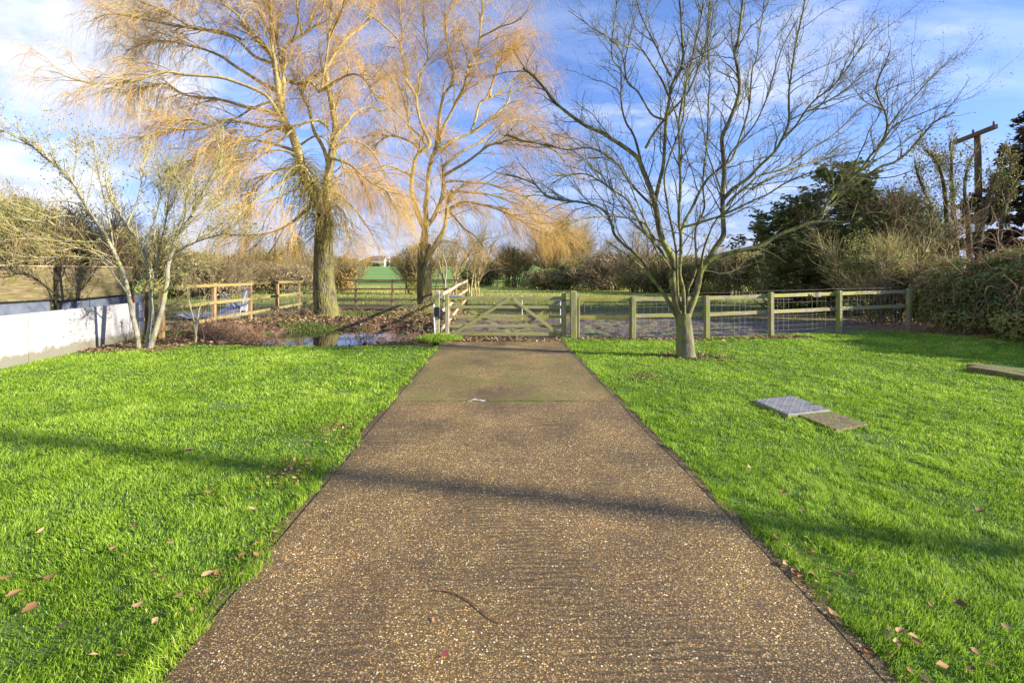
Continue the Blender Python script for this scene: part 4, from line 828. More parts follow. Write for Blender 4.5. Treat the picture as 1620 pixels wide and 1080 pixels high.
# right-hand side: conifer, mixed bushes, ivy trees, utility pole, edge conifer, bramble bank
def conifer(name, lab, cx, cy, h, w_, nbr, mat, ls=.10, seed=1, low=.05, zb=None, bark='bark_dark', droop=-.35):
    z0 = float(H(cx, cy)); t = thing(name, lab, 'tree', (cx, cy, z0)); K = 10
    P = np.zeros((1, K, 3)); P[0, :, 0] = cx; P[0, :, 1] = cy; P[0, :, 2] = z0+np.linspace(0, h*.97, K); P[0, :, 0] += np.linspace(0, .2, K)
    R = (.035*h*(1-.9*np.linspace(0, 1, K)))[None]; tubeobj('trunk', [(P, R)], 10, M[bark], t)
    zf = RNG.uniform(low, .98, nbr); az = RNG.uniform(0, 6.28, nbr); prof = np.minimum(1, (1-zf)*1.75+.07)*(1-.25*(zf < .15))
    L = w_/2*prof*RNG.uniform(.65, 1.1, nbr); d = np.stack([np.cos(az), np.sin(az), np.full(nbr, .25)], 1); Kb = 7; Q = np.zeros((nbr, Kb, 3)); Q[:, 0] = np.stack([np.full(nbr, cx), np.full(nbr, cy), z0+zf*h], 1)
    for k in range(1, Kb):
        d[:, 2] += droop/Kb*1.6*(1 if k < 5 else -.6); dn = d/np.linalg.norm(d, axis=1)[:, None]; Q[:, k] = Q[:, k-1]+dn*(L/(Kb-1))[:, None]
    Rb = (.007*h*(.4+prof*.6)*.7)[:, None]*(1-.8*np.linspace(0, 1, Kb)[None]); g1 = [(Q, Rb)]
    b = [sprout(g1, nbr*7, (.06*w_, .17*w_), (25, 60), 4, (0, 0, -.5), .2, .6, .010, .5, .25, None, 0, (0, 0, -.05), z0+.1)]
    tubeobj('branches', g1+b, 4, M['twig_dark'], t)
    n = nbr*150; i = RNG.integers(0, len(b[0][0]), n); k = RNG.uniform(0, 3, n); k0 = k.astype(int); f = (k-k0)[:, None]
    pp = b[0][0][i, k0]*(1-f)+b[0][0][i, k0+1]*f+RNG.normal(size=(n, 3))*np.array([.05, .05, .025])*w_*.25
    N = np.stack([RNG.normal(0, .5, n), RNG.normal(0, .5, n), np.ones(n)], 1); N /= np.linalg.norm(N, axis=1)[:, None]
    V, Fc = leafset(pp, N, RNG.uniform(.6, 1.3, n)*ls, elong=1.9); put('crown', V, Fc, M[mat], t, np.repeat(np.clip(RNG.beta(2, 3, n)+RNG.normal(0, .1, nbr*7)[i % (nbr*7)], 0, 1), 4)); return t
M['needle'] = mat_leaf('conifer_needles', [(0, (.07, .10, .035)), (.4, (.18, .21, .07)), (.8, (.34, .36, .09)), (1, (.48, .38, .15))], .55, .15)
M['needle_brown'] = mat_leaf('brownish_conifer_needles', [(0, (.05, .05, .03)), (.5, (.16, .12, .07)), (1, (.34, .24, .13))], .6, .15)
conifer('conifer_tree', 'dark broad conifer behind the right paddock fence', gx(1325, 21), 21, 6.7, 7.6, 230, 'needle', .12)
conifer('conifer_tree', 'brown-black conifer cut by the right edge of the photo', gx(1640, 19), 19, 8.3, 4.6, 190, 'needle_brown', .13)
conifer('conifer_tree', 'low dark conifer left behind the broad conifer', gx(1255, 27), 27, 4.6, 4.6, 90, 'needle', .14)
bpx('hedgerow_tree', 'brown-leaved hedgerow tree right of the broad conifer', 'tree', 1350, 1470, 286, 19, 'twig_brown', 'leaf_laurel', nst=12, ntw=3600, nlf=7500, ls=.08, r=.05, twr=.009, d=2.5, clumps=50, leafvar=(.3, 1))
bpx('hedgerow_tree', 'yellow green twiggy shrub in front of the hedgerow trees', 'shrub', 1320, 1450, 350, 16.5, 'twig_pale', 'leaf_laurel', nst=12, ntw=1300, nlf=5200, ls=.065, r=.03, twr=.007, d=1.6, clumps=40, spread=.9)
bpx('hedgerow_tree', 'low dark evergreen shrub just behind the right fence end', 'shrub', 1365, 1480, 405, 15.5, 'twig_brown', 'leaf_dark', nst=20, ntw=1200, nlf=5200, ls=.075, r=.03, twr=.007, d=1.4, clumps=30)
bpx('hedgerow_tree', 'dark undergrowth shrub between the conifer and the fence', 'shrub', 1200, 1370, 405, 23, 'twig_brown', 'leaf_dark', nst=26, ntw=2600, nlf=5200, ls=.10, r=.03, twr=.010, d=2, clumps=32)
IV = ["|1504,420 1500,380 1497,330 1494,300 1488,270 1478,250 1465,238", "|1515,425 1512,380 1508,330 1506,290 1505,250 1503,225", "|1490,430 1488,400 1480,360 1470,320 1455,285 1448,262",
      "|1535,420 1533,380 1530,330 1526,300 1530,270 1540,245", "|1545,415 1552,370 1560,330 1572,290 1580,260", "|1475,440 1477,410 1476,380 1470,350 1475,320", "|1575,420 1582,370 1590,330 1595,290 1600,250"]
t = thing('ivy_clad_tree', 'bare multi-stemmed ivy-clad tree round the utility pole', 'tree', (gx(1515, 17.5), 17.5, 0))
iv = traced(["9 2.5 0 %.1f" % random.uniform(-1, 1)+s for s in IV], 17.5, 0); 
for P, R in iv: P[0, 0, 2] = 0
tubeobj('trunk', iv, 8, M['bark_dark'], t)
a = [sprout(iv, 130, (.6, 1.6), (15, 45), 7, (0, 0, .4), .3, .5, .014, .35, .2, None, 0, (0, 0, .35), 1)]; b = [sprout(a+iv, 1500, (.2, .6), (20, 60), 4, (0, 0, .3), .4, .5, .007, .5, .1, None, 0, (0, 0, .2), 1)]
tubeobj('branches', a+b, 3, M['twig_brown'], t)
cp = np.concatenate([P[0] for P, R in iv]+[b[0][0][:700, -1]]); n = 5200; i = RNG.integers(0, len(cp), n); pp = cp[i]+RNG.normal(size=(n, 3))*np.array([.11, .11, .2])*(np.where(i < len(iv)*20, 1, .5))[:, None]
N = RNG.normal(size=(n, 3)); N /= np.linalg.norm(N, axis=1)[:, None]; V, Fc = leafset(pp, N, RNG.uniform(.03, .065, n)); put('ivy_leaves', V, Fc, M['leaf_dark'], t, np.repeat(RNG.uniform(.2, 1, n), 4))
def upole(x, y, z1, lab, lean=.12, arm=True, r=.13):
    t = thing('utility_pole', lab, 'utility pole', (x, y, 0)); K = 8; P = np.zeros((1, K, 3)); tt = np.linspace(0, 1, K); P[0, :, 0] = x-lean*tt; P[0, :, 1] = y; P[0, :, 2] = z1*tt
    tubeobj('shaft', [(P, (r*1.15-r*.3*tt)[None])], 12, M['pole'], t)
    if arm:
        A0, A1 = at(1507, 227, 21.1), at(1576, 200, 18.8); mb = MB(); mb.box(A0, A1, .12, .17, ch=.01); mb.build('crossarm', M['pole'], t)
        q = A0*.75+A1*.25; mb = MB(); mb.box((q[0], q[1], q[2]-.08), (x-lean, y, z1-.8), .04, .05); mb.build('arm_brace', M['galv'], t)
        for q in (-.8, 0, .9):
            P = np.zeros((1, 4, 3)); c3 = A0*(.5-q*.5)+A1*(.5+q*.5); P[0, :, 0] = c3[0]; P[0, :, 1] = c3[1]; P[0, :, 2] = c3[2]+.05+np.linspace(0, .2, 4)
            tubeobj('insulator', [(P, np.array([[.02, .04, .04, .02]]))], 8, M['pole'], t)
YP = 20.0; upole(gx(1551, YP), YP, CH+(HV-212)/F*YP, 'brown wooden utility pole with slanting crossarm among ivy-clad trees')
# a second pole of the same line stands right of the picture; its shadow crosses lawn and driveway
upole(25.0, -2.75, 11.3, 'wooden utility pole far right of the lawn, whose soft shadow crosses the driveway', 0, False, .135)

def bank(name, lab, C, Rr, n, ls, seed, grp=None, leafm='leaf_laurel', stemsn=300):
    c0 = np.mean(np.array(C), 0); t = thing(name, lab, 'shrub', (c0[0], c0[1], 0), grp)
    P, N, i = leafcloud(C, Rr, n, ls, .72); N[:, 2] += .3; N /= np.linalg.norm(N, axis=1)[:, None]; ok = P[:, 2] > .03; P, N, i = P[ok], N[ok], i[ok]
    V, Fc = leafset(P, N, RNG.uniform(.5, 1.25, len(P))*ls, elong=1.4); cv_ = RNG.uniform(-.22, .22, len(C))[i]
    patch = vnoise(P[:, 0]*1.3+P[:, 2], P[:, 2]*1.5+P[:, 1], 6)
    put('foliage', V, Fc, M[leafm], t, np.repeat(np.clip(RNG.beta(2, 2.2, len(P))*.8+cv_+(patch-.5)*.8+.12, 0, 1), 4))
    P, N, i = leafcloud(C, np.array(Rr)*.9, stemsn, 0, .5); K = 7; Q = np.zeros((stemsn, K, 3)); Q[:, 0] = P; Q[:, 0, 2] = np.maximum(Q[:, 0, 2], .05); d = N+np.array([0, 0, .8])
    L = RNG.uniform(.4, 1.9, stemsn)
    for k in range(1, K):
        d = d+np.array([0, 0, -.32])+RNG.normal(size=(stemsn, 3))*.15; d /= np.linalg.norm(d, axis=1)[:, None]; Q[:, k] = Q[:, k-1]+d*(L/(K-1))[:, None]
    Q[:, :, 2] = np.maximum(Q[:, :, 2], .03); tubeobj('stems', [(Q, np.full((stemsn, K), .006)*np.linspace(1, .5, K)[None])], 3, M['bracken'], t); return t
bank('bramble_bank', 'large dense bramble and laurel bush at the right end of the fence',
     [(12.8, 13.3, .9), (13.6, 12.9, 1.3), (12.9, 12.4, .7), (14.6, 12.4, 1.5), (12.6, 14.2, .8), (13.4, 11.8, .8), (12.6, 11.6, .35), (14.3, 11.5, .9), (15.6, 12.6, 1.6), (13.0, 14.2, 1.3), (14.8, 13.9, 1.6), (12.2, 13.1, .4), (13.8, 12.2, 1.5)],
     [(1.0, .9, .8), (1.1, 1, .85), (1, .8, .75), (1.2, 1, .9), (.8, .8, .7), (1, .8, .8), (.8, .6, .5), (1.1, .9, .8), (1.2, 1, .8), (1.1, 1, .8), (1.3, 1, .8), (.7, .7, .45), (.9, .8, .7)], 70000, .062, 1, stemsn=1700)
bank('bramble_bank', 'bramble bush just outside the right edge of the photo, shading the lawn',
     [(13.2, 9.6, .9), (14.2, 8.9, 1.2), (13.4, 8.3, .8), (14.6, 10.2, 1.3), (14.2, 7.4, 1.0), (15.2, 8.2, 1.6)], [(1.1, 1, .95), (1.2, 1, 1.1), (1, 1, .9), (1.2, 1.1, 1), (1, .9, .9), (1.2, 1.2, 1.1)], 9000, .13, 2, stemsn=200)
n = 700; x = 12.0+RNG.normal(0, .9, n); y = 13.4-.55*(x-12)+RNG.normal(0, .2, n)-.4
Q = np.zeros((n, 5, 3)); Q[:, 0] = np.stack([x, y, H(x, y)], 1); d = np.stack([RNG.normal(0, .7, n), RNG.normal(-.3, .5, n), np.ones(n)], 1)
for k in range(1, 5): d = d+RNG.normal(size=(n, 3))*.3+np.array([0, 0, -.25]); d /= np.linalg.norm(d, axis=1)[:, None]; Q[:, k] = Q[:, k-1]+d*RNG.uniform(.05, .14, n)[:, None]
tag(tubeobj('dead_stalks', [(Q, np.full((n, 5), .004))], 3, M['bracken'], base=(0, 0, 0)), 'brown dead stalks at the foot of the large bramble bush', 'dead stalks', kind='stuff')

# dark trees behind the boards on the left
bpx('hedgerow_tree', 'dark leafy tree behind the boards at the left edge of the photo', 'tree', -70, 62, 296, 16.5, 'twig_brown', 'leaf_dark', nst=14, ntw=2600, nlf=9000, ls=.09, r=.05, twr=.009, d=3.0, clumps=36, leafvar=(.1, 1))
bpx('hedgerow_tree', 'twiggy brown green tree behind the second mossy board', 'tree', 50, 158, 318, 18.5, 'twig_brown', 'leaf_dark', nst=14, ntw=3600, nlf=5200, ls=.09, r=.05, twr=.009, d=3.0, clumps=32, leafvar=(.2, 1))
bpx('hedgerow_tree', 'bare twiggy tree behind the pale multi-stemmed tree', 'tree', 120, 262, 345, 24, 'twig_tan', 'leaf_yellow', nst=14, ntw=3800, nlf=2600, ls=.09, r=.05, twr=.011, d=3.0, clumps=24)

# ---------------------------------------------------------------- fences
def fence(name, lab, pts, postm, railm, hz, ph, rz, pw=.10, railw=.035, railh=.09, wire=True, side=1, postlab=None, railmats=None, top_wire=False, lean=0):
    """pts: post positions; rz: rail heights"""
    b = pts[0]; t = thing(name, lab, 'fence', (b[0], b[1], float(H(b[0], b[1]))))
    for i, (x, y) in enumerate(pts):
        z = float(H(x, y)); j = min(i, len(pts)-2); a = math.atan2(pts[j+1][1]-pts[j][1], pts[j+1][0]-pts[j][0]); mb = MB()
        mb.post(x, y, z-.3, z+ph+random.uniform(-.02, .02)+hz*i, pw, pw, a, lean=(random.uniform(-.015, .015), random.uniform(-.015, .015))); mb.build('post', M[postm], t)
    for i in range(len(pts)-1):
        (x0, y0), (x1, y1) = pts[i], pts[i+1]; L = math.hypot(x1-x0, y1-y0); nx, ny = -(y1-y0)/L*side, (x1-x0)/L*side; off = pw/2+railw/2+.002
        for k, r in enumerate(rz):
            mb = MB(); za = float(H(x0, y0))+r+hz*i+random.uniform(-.008, .008); zb = float(H(x1, y1))+r+hz*(i+1)+random.uniform(-.008, .008)
            ex, ey = (x1-x0)/L*.03, (y1-y0)/L*.03
            mb.box((x0+nx*off-ex*.9, y0+ny*off-ey*.9, za), (x1+nx*off+ex*.0, y1+ny*off+ey*.0, zb), railw, railh, ch=.004, wob=.006)
            mb.build('rail', M[railmats[i % len(railmats)] if railmats else railm], t)
    if wire:
        G = []; o2 = pw/2+railw+.008
        for i in range(len(pts)-1):
            (x0, y0), (x1, y1) = pts[i], pts[i+1]; L = math.hypot(x1-x0, y1-y0); nx, ny = -(y1-y0)/L*side, (x1-x0)/L*side
            z0 = float(H(x0, y0)); z1 = float(H(x1, y1))
            hts = [.08, .2, .32, .46, .62, .80, .97]+([ph+.05] if top_wire else [])
            for h_ in hts:
                t_ = np.linspace(0, 1, 6); P = np.stack([x0+(x1-x0)*t_+nx*o2, y0+(y1-y0)*t_+ny*o2, z0+(z1-z0)*t_+h_+hz*(i+t_)-.015*np.sin(np.pi*t_)+RNG.normal(0, .004, 6)], 1); G.append(P)
            m_ = int(L/.155)
            for q in range(1, m_):
                s = q/m_+random.uniform(-.01, .01); xx = x0+(x1-x0)*s+nx*o2; yy_ = y0+(y1-y0)*s+ny*o2; t_ = np.linspace(0, 1, 6)
                G.append(np.stack([xx+RNG.normal(0, .004, 6), np.full(6, yy_), z0+(z1-z0)*s+.06+t_*.92+hz*(i+s)], 1))
        tubeobj('wire_netting', [(np.array(G), np.full((len(G), 6), .0015))], 3, M['wire'], t)
    return t
LF = [(-8.62, 11.9), (-9.18, 14.9), (-9.2, 17.0), (-9.42, 19.4), (-9.7, 22.0), (-10.25, 25.0)]
fence('paddock_fence', 'tan three-rail fence running back from the white wall on the left', LF, 'post_new', 'rail_new', 0, 1.34, (.26, .74, 1.27), .11, side=-1)
fence('paddock_fence', 'brown rail fence with netting crossing behind both willows', [(-10.2, 25.12), (-8.1, 25.1), (-6.22, 25.1), (-4.35, 25.1), (-2.36, 25.12)], 'post_new', 'rail_back', 0, 1.36, (.28, .84, 1.29), .10, side=-1)
fence('paddock_fence', 'short pinkish rail fence running back from the left gate post', [(-2.36, 24.95), (-2.26, 21.6), (-2.14, 18.4), (-2.0, 15.3), (-1.9, 12.42)], 'post_new', 'rail_pink', -.035, 1.33, (.36, .82, 1.26), .09, wire=False, side=1)
RF = [(1.62, 12.10), (2.99, 11.95), (4.87, 12.1), (6.62, 12.36), (8.79, 13.0), (11.4, 13.9)]
fence('paddock_fence', 'grey lichened two-rail fence with netting right of the gate', RF[1:], 'post_old', 'rail_old', .035, 1.06, (.56, .97), .115, side=1, top_wire=True)
fence('paddock_fence', 'single golden-railed fence bay between the gate and the first grey post', [(1.66, 12.12), (2.93, 11.98)], 'post_old', 'rail_gold', .0, 1.03, (.52, .97), .06, side=1)
mb = MB(); q = at(1293, 466, 12.75); mb.box((q[0]-.10, q[1], q[2]), (q[0]+.10, q[1]+.01, q[2]+.01), .01, .12, wob=.01)
tag(mb.build('feed_tag', M['leaf_yellow_solid'] if 'leaf_yellow_solid' in M else M['bframe']), 'small pale yellow tag tied to the fence between the third and fourth grey posts', 'tag')

# gate posts and gate
t = thing('gate_post', 'weathered left gate post carrying a black latch box', 'gate post', (-1.88, 12.18, 0)); mb = MB(); mb.post(-1.88, 12.18, -.3, 1.19, .125); mb.build('post', M['gate_stile'], t)
mb = MB(); mb.box((-1.87, 12.10, .55), (-1.87, 12.10, .78), .15, .09, up=(0, 1, 0), ch=.02); mb.box((-1.80, 12.09, .66), (-1.74, 12.11, .70), .04, .10, ch=.005); mb.box((-1.83, 12.09, .55), (-1.78, 12.10, .50), .03, .04); lb = mb.build('latch_box', M['black'], t)
pp = np.array([[[-1.955, 12.09, .86], [-1.955, 12.085, .6], [-1.94, 12.08, .35], [-1.93, 12.07, .15], [-1.915, 12.07, .0]]]); tubeobj('white_conduit', [(pp, np.full((1, 5), .018))], 8, M['whiteplastic'], t)
t = thing('gate_post', 'thick mossy right gate post standing at the driveway edge', 'gate post', (1.53, 12.08, 0)); mb = MB(); mb.post(1.53, 12.08, -.3, 1.20, .16, top=.035); mb.build('post', M['post_old'], t)
for z in (.25, .95):
    mb = MB(); mb.box((1.36, 12.10, z), (1.47, 12.09, z), .04, .05, ch=.006); mb.build('hinge_pin', M['galv'], t)
GY = 12.15; GX0, GX1 = -1.63, 1.30
t = thing('field_gate', 'closed mossy five-bar wooden gate across the end of the driveway', 'gate', (GX0, GY, 0))
mb = MB(); mb.post(GX0, GY, .10, 1.09, .10, .075); mb.build('stile', M['gate_stile'], t)
mb = MB(); mb.post(GX1, GY, .05, 1.16, .11, .08); mb.build('stile', M['gate'], t)
for z, hh in ((1.00, .085), (.775, .075), (.535, .075), (.30, .075), (.10, .085)):
    mb = MB(); mb.box((GX0+.05, GY, z), (GX1-.055, GY, z), .03, hh, ch=.005, wob=.003); mb.build('rail', M['gate'], t)
for (x0, z0, x1, z1, yo) in ((GX0+.16, .10, -.10, .98, -.030), (.02, .98, GX1-.10, .08, -.030), (GX0+.10, .96, -.02, .10, .031), (GX1-.08, .96, .02, .10, .031)):
    mb = MB(); mb.box((x0, GY+yo, z0), (x1, GY+yo, z1), .024, .075, up=(0, 0, 1), ch=.004); mb.build('brace', M['gate'], t)
mb = MB(); mb.box((GX0-.04, GY-.002, 1.055), (GX0+.36, GY-.002, 1.055), .05, .045, ch=.006); mb.build('metal_strap', M['galv'], t)
mb = MB(); mb.box((GX1-.25, GY-.03, .95), (GX1+.02, GY-.03, .95), .02, .035); mb.build('hinge_band', M['galv'], t)
# white electric-fence stakes and tape behind the gate
for i, (u, Yd, hh) in enumerate(((826, 17.5, .80), (886.5, 16.2, .75))):
    mb = MB(); x = gx(u, Yd); mb.post(x, Yd, -.02, hh+.05, .028, ch=.006, top=.01)
    tag(mb.build('fence_stake', M['whiteplastic']), ('white plastic stake seen through the middle of the gate', 'white plastic stake seen beside the right gate stile')[i], 'stake', 'white electric fence stakes')
P = catmull([(-3.5, 30, .75), (gx(826, 17.5), 17.5, .84), (gx(886, 16.2), 16.2, .80), (9, 15.5, .8)], 20)
tag(tubeobj('fence_tape', [(P[None], np.full((1, 20), .006))], 4, M['whiteplastic']), 'thin white electric fence tape strung between the stakes', 'fence tape')

# ---------------------------------------------------------------- left: white wall, boards, post, debris
t = thing('concrete_wall', 'low white painted concrete panel wall left of the lawn', 'wall', (-8.8, 9.0, 0))
def wpt(y, o=0): return float(wallx(y))-.05-o
edges = [1.5, 3.9, 6.3, 8.75, 11.66-.0, 12.38]
for i in range(len(edges)-1):
    for k in range(4):
        y0, y1 = edges[i]+.006, edges[i+1]-.006; z0 = .225*k+.0; mb = MB(); o_ = random.uniform(0, .002)
        mb.box((wpt(y0, o_), y0, z0+.111), (wpt(y1, o_), y1, z0+.111), .08, .223, ch=.003); mb.build('wall_panel', M['white'], t)
mb = MB(); mb.box((wpt(1.5, .03), 1.5, .44), (wpt(12.36, .03), 12.36, .44), .03, .86); mb.build('wall_core', M['white'], t)
def board(y0, y1, lab, z0a, z0b, zt):
    x0, x1 = -9.95, -9.95-.03*(y1-y0); t = thing('board_panel', lab, 'board', (x0, y0, 0))
    mb = MB(); mb.add([(x0, y0, z0a), (x1, y1, z0b), (x1, y1, zt), (x0, y0, zt), (x0-.04, y0, z0a), (x1-.04, y1, z0b), (x1-.04, y1, zt), (x0-.04, y0, zt)], [[0, 1, 2, 3], [4, 7, 6, 5], [0, 4, 5, 1], [3, 2, 6, 7], [0, 3, 7, 4], [1, 5, 6, 2]]); mb.build('board', M['board'], t)
    mb = MB(); mb.box((x0-.02, y0, zt+.018), (x1-.02, y1, zt+.018), .09, .03, ch=.004); mb.build('capping', M['bframe'], t)
    mb = MB(); mb.box((x0+.0, y0, z0a-.02), (x1+.0, y1, z0b-.02), .05, .025); mb.build('bottom_rail', M['black'], t)
    for y_ in (y0+.03, y1-.03):
        mb = MB(); mb.post(x0-.09-.03*(y_-y0), y_, -.2, zt-.01, .07); mb.build('post', M['bark_dark'], t)
board(10.62, 12.75, 'right-hand mossy board panel above the white wall, brighter with branch shadows', 1.03, 1.10, 1.765)
board(8.1, 10.56, 'left-hand dark weathered board panel above the white wall', 1.07, 1.06, 1.755)
board(5.5, 8.05, 'weathered board panel standing outside the left edge of the photo', 1.07, 1.06, 1.755)
t = thing('sheet_panel', 'blue grey sheet strip between the white wall and the mossy boards', 'panel', (-9.9, 9, 0))
for i, (a, b_) in enumerate(((5.5, 8.9), (8.93, 10.5), (10.62, 11.5), (11.53, 13.2))):
    mb = MB(); mb.box((-10.0-.02*(a-8), a, .55), (-10.0-.02*(b_-8), b_, .55), .03, 1.0); mb.build('sheet', M['slate'], t)
t = thing('marker_post', 'short post with a red painted band behind the pale tree stems', 'post', (gx(209, 12.6), 12.6, 0)); x = gx(209, 12.6)
mb = MB(); mb.post(x, 12.6, 0, 1.02, .08); mb.build('post', M['red'], t); mb = MB(); mb.post(x, 12.6, 1.022, 1.42, .08); mb.build('top_section', M['bark_dark'], t)
t = thing('wall_end_post', 'dark square post at the far end of the white wall', 'post', (-9.45, 12.5, 0)); mb = MB(); mb.post(-9.5, 12.62, 0, 1.15, .10); mb.build('post', M['pole'], t)
# debris beyond the fence
V = []; nx_, ny_ = 16, 8
c0, c1, c2, c3 = at(285, 508, 17.6), at(375, 497, 18.5), at(385, 478, 18.3), at(335, 487, 19)
for j in range(ny_):
    for i in range(nx_):
        a, b_ = i/(nx_-1), j/(ny_-1); p = np.array([gx(288, 18)*(1-a)+gx(392, 18.2)*a, 17.4+1.6*b_, 0]); p[2] = .03+.55*math.exp(-((a-.78)/.25)**2-((b_-.6)/.35)**2)+.12*math.exp(-((a-.1)/.12)**2)+.06*(float(vnoise(a*9, b_*6, 9))-.5); V.append(p)
i = np.arange(ny_-1)[:, None]*nx_+np.arange(nx_-1)[None]; i = i.ravel()
tag(put('tarpaulin', V, np.stack([i, i+1, i+nx_+1, i+nx_], 1), M['tarp'], smooth=True), 'crumpled blue grey tarpaulin lying in the mud beyond the left fence', 'tarpaulin')
t = thing('folding_chair', 'collapsed white plastic garden chair beside the tarpaulin', 'chair', (gx(385, 18), 18, 0))
for a, b_, w_, nm in (((392, 452), (380, 494), .05, 'leg'), ((396, 456), (389, 496), .05, 'leg'), ((350, 464), (362, 484), .04, 'leg'), ((356, 464), (372, 486), .04, 'leg')):
    mb = MB(); p0, p1 = at(*a, 18), at(*b_, 17.9); mb.box(p0, p1, w_, w_, ch=.008); mb.build(nm, M['whiteplastic'], t)
mb = MB(); p0, p1 = at(390, 458, 18.08), at(384, 490, 18.04); mb.box(p0, p1, .22, .02, up=(0, 1, 0), ch=.004); mb.build('backrest', M['whiteplastic'], t)
mb = MB(); p0, p1 = at(376, 489, 18.08), at(392, 491, 18.04); mb.box(p0, p1, .35, .02, ch=.004); mb.build('seat', M['whiteplastic'], t)

# ---------------------------------------------------------------- dead bracken and saplings round the pond
def stalks(lab, cx, cy, rx, ry, n, L, mat='bracken', r=.005, arch=-.5, name='dead_bracken'):
    x = cx+RNG.normal(0, .5, n)*rx; y = cy+RNG.normal(0, .5, n)*ry; z = np.maximum(H(x, y), -.24); K = 7
    Q = np.zeros((n, K, 3)); Q[:, 0] = np.stack([x, y, z-.01], 1); d = np.stack([RNG.normal(0, .6, n), RNG.normal(0, .5, n), np.ones(n)], 1); LL = L*RNG.uniform(.4, 1.15, n)
    for k in range(1, K): d = d+np.array([0, 0, arch])*.4+RNG.normal(size=(n, 3))*.22; d /= np.linalg.norm(d, axis=1)[:, None]; Q[:, k] = Q[:, k-1]+d*(LL/(K-1))[:, None]
    Q[:, :, 2] = np.maximum(Q[:, :, 2], z[:, None]); g1 = [(Q, np.full((n, K), r)*np.linspace(1.1, .5, K)[None])]
    b = [sprout(g1, n*4, (.06, .2), (25, 70), 3, (0, 0, -1), .4, .8, r*.8, .7, .3, None, 0, (0, 0, 0), -.3)]
    return tag(tubeobj(name, g1+b, 3, M[mat], base=(0, 0, 0)), lab, 'dead stalks', kind='stuff')
stalks('pink brown dead bracken in front of the left fence', -7.7, 13.0, 1.1, 1.3, 420, .75)
stalks('curled pale dead grass on the near left pond edge', -6.3, 12.0, .6, .3, 340, .42, arch=-1.2)
stalks('dead bracken on the near right pond edge', -2.75, 12.2, .5, .35, 200, .5, arch=-.9)
stalks('upright tan dead stalks in the pond', -3.7, 13.1, .6, .3, 70, .85, r=.006, arch=-.15)
stalks('brown dead stems beside the left gate post', -2.2, 12.5, .35, .7, 160, .6, 'twig_brown')
stalks('brown scrub stems at the foot of the large willow', -8.0, 18.5, 1.6, .8, 320, .7, 'twig_brown')
stalks('dry stems along the near side of the pond', -4.6, 11.35, 2.4, .2, 60, .2, arch=-1)
stalks('low green brown stems at the foot of the smaller willow', -3.4, 19.6, 1.6, 1.2, 260, .6, 'twig_pale')
def sapling(lab, pts, Y0, w0):
    t = thing('sapling', lab, 'sapling', tuple(at(*pts[0][0], Y0)[:2])+(0,)); g_ = traced(["%g 1.2 0 %.2f|" % (w0, random.uniform(-.3, .3))+' '.join('%g,%g' % q for q in p) for p in pts], Y0, 0.)
    tubeobj('stem', g_, 6, M['bark_pale'], t); b = [sprout(g_, 60, (.1, .4), (20, 55), 4, (0, 0, .3), .3, .5, .004, .6, .3, None, 0, (0, 0, .2), .2)]; tubeobj('twigs', b, 3, M['twig_pale'], t)
sapling('thin pale sapling in front of the second tan fence post', [[(309, 548), (311, 520), (313, 500), (318, 480), (328, 465)], [(310, 530), (306, 505), (300, 480), (296, 455)], [(312, 510), (322, 492), (330, 480)]], 11.3, 3.2)
sapling('thin bent sapling at the smaller willow', [[(700, 505), (704, 450), (706, 420), (700, 400), (706, 380)], [(704, 450), (698, 430), (694, 412)]], 19.5, 4)
sapling('leaning pale dead stick by the white wall end', [[(252, 500), (262, 492), (280, 478), (296, 466)]], 11.2, 2.5)
# twig on the driveway
P = np.array([g(690, 933, .028), g(705, 934, .03), g(722, 938, .032), g(740, 948, .03), g(755, 958, .032), g(770, 972, .03), g(785, 982, .03), g(800, 986, .028)]); P[:, 2] = .030
tag(tubeobj('twig', [(catmull(P, 18)[None], np.linspace(.004, .002, 18)[None])], 5, M['bracken']), 'thin curved dry twig lying on the near part of the driveway', 'twig')
# white splash and small stones at the joint
mb = MB(); c_ = g(753, 637, .0)
for k in range(9):
    a, b_ = random.uniform(-.09, .09), random.uniform(-.05, .09); s = random.uniform(.015, .04)
    mb.add([(c_[0]+a+s*math.cos(q)*random.uniform(.7, 1.4), c_[1]+b_+s*.5*math.sin(q), .0285+k*.0003) for q in np.linspace(0, 6.28, 9)[:-1]], [list(range(8))])
tag(mb.build('lime_stain', M['whiteplastic']), 'small white lime stain on the driveway joint', 'stain')

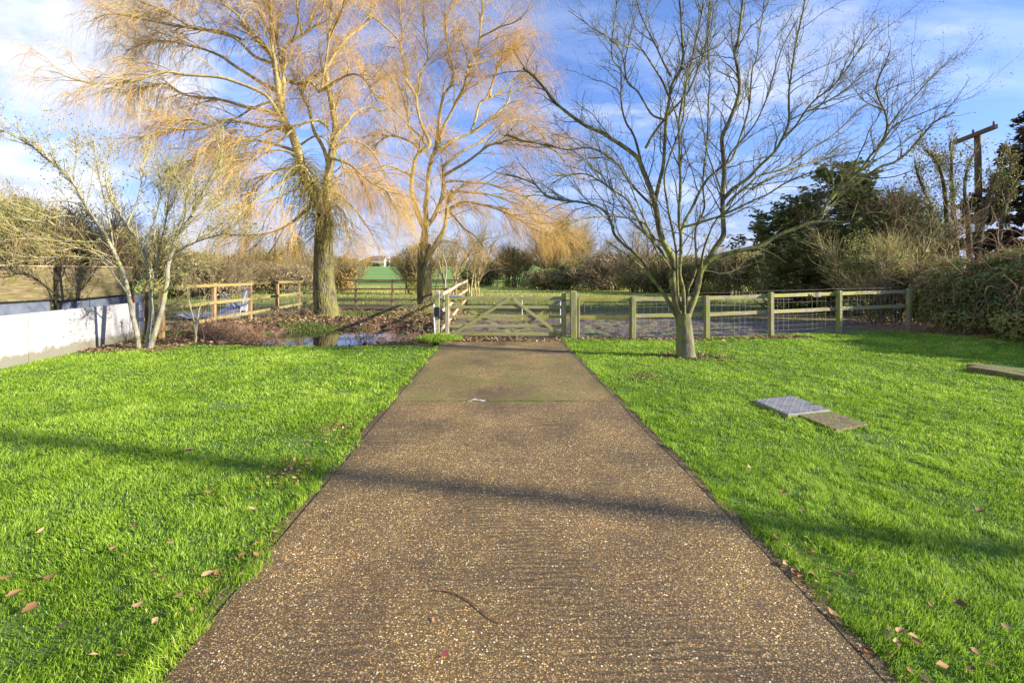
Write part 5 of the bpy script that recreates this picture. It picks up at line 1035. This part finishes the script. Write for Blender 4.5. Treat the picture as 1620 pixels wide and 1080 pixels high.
# ---------------------------------------------------------------- covers lying in the right lawn
def slabq(name, q, zt, th_, mat, parent=None, inset=0):
    c_ = sum(q)/4; q = [c_+(p-c_)*(1-inset) for p in q]; V = [(p[0], p[1], zt) for p in q]+[(p[0], p[1], zt-th_) for p in q]
    return put(name, V, [np.array([[0, 1, 2, 3], [7, 6, 5, 4], [0, 4, 5, 1], [1, 5, 6, 2], [2, 6, 7, 3], [3, 7, 4, 0]])], mat, parent, base=None if parent else (c_[0], c_[1], 0))
zt = .045; PLh = [g(1193, 632, zt), g(1253, 625.5, zt), g(1314, 648, zt), g(1247, 655, zt)]
c_ = sum(PLh)/4; t = thing('access_cover', 'grey chequered metal access cover in the right lawn', 'access cover', (c_[0], c_[1], 0))
mb = MB(); V8 = [(p[0], p[1], zt) for p in PLh]+[(p[0], p[1], zt-.012) for p in PLh]; mb.add(V8, [[0, 1, 2, 3], [7, 6, 5, 4], [0, 4, 5, 1], [1, 5, 6, 2], [2, 6, 7, 3], [3, 7, 4, 0]])
e1, e2 = PLh[3]-PLh[0], PLh[1]-PLh[0]; u1, u2 = e1/np.linalg.norm(e1), e2/np.linalg.norm(e2)
na, nb = 9, 8
for i in range(na):
    for j in range(nb):
        p = PLh[0]+e1*(i+.5)/na+e2*(j+.5)/nb; dd = (u1+u2 if (i+j) % 2 else u1-u2); dd = dd/np.linalg.norm(dd)*.022
        mb.box((p[0]-dd[0], p[1]-dd[1], zt+.003), (p[0]+dd[0], p[1]+dd[1], zt+.003), .010, .006)
mb.build('plate', M['plate'], t)
fr = [g(1176, 631, 0), g(1253, 622, 0), g(1322, 648.5, 0), g(1247, 660, 0)]; slabq('frame', PLh, zt-.013, .07, M['post_old'], t, -.04)
BDh = [g(1262, 655, .03), g(1311, 649.5, .03), g(1373, 669.5, .03), g(1323, 679, .03)]
mb = MB(); e = BDh; 
for k in range(3):
    a0, a1 = k/3, (k+1)/3; dz_ = k*.002; L0, L1 = e[0]+(e[1]-e[0])*a0, e[0]+(e[1]-e[0])*a1; R0, R1 = e[3]+(e[2]-e[3])*a0, e[3]+(e[2]-e[3])*a1
    dz_ *= .3; V = [(*L0[:2], .03+dz_), (*L1[:2], .03+dz_), (*R1[:2], .03+dz_), (*R0[:2], .03+dz_)]; V += [(a, b, c-.03) for a, b, c in V]
    mb.add(V, [[0, 1, 2, 3], [7, 6, 5, 4], [0, 4, 5, 1], [1, 5, 6, 2], [2, 6, 7, 3], [3, 7, 4, 0]])
tag(mb.build('mossy_board', M['mosswood']), 'mossy brown board lying against the near side of the metal cover', 'board')
mb = MB(); z = .10
for k in range(2):
    q0, q1 = g(1537, 573+k*5, z), g(1665, 592+k*6, z); mb.box((q0[0], q0[1], .035+k*.012), (q1[0], q1[1], .035+k*.012), .24, .09, ch=.012, wob=.006)
tag(mb.build('sleeper', M['mosswood']), 'mossy timber slab lying in the lawn at the right edge of the photo', 'timber')
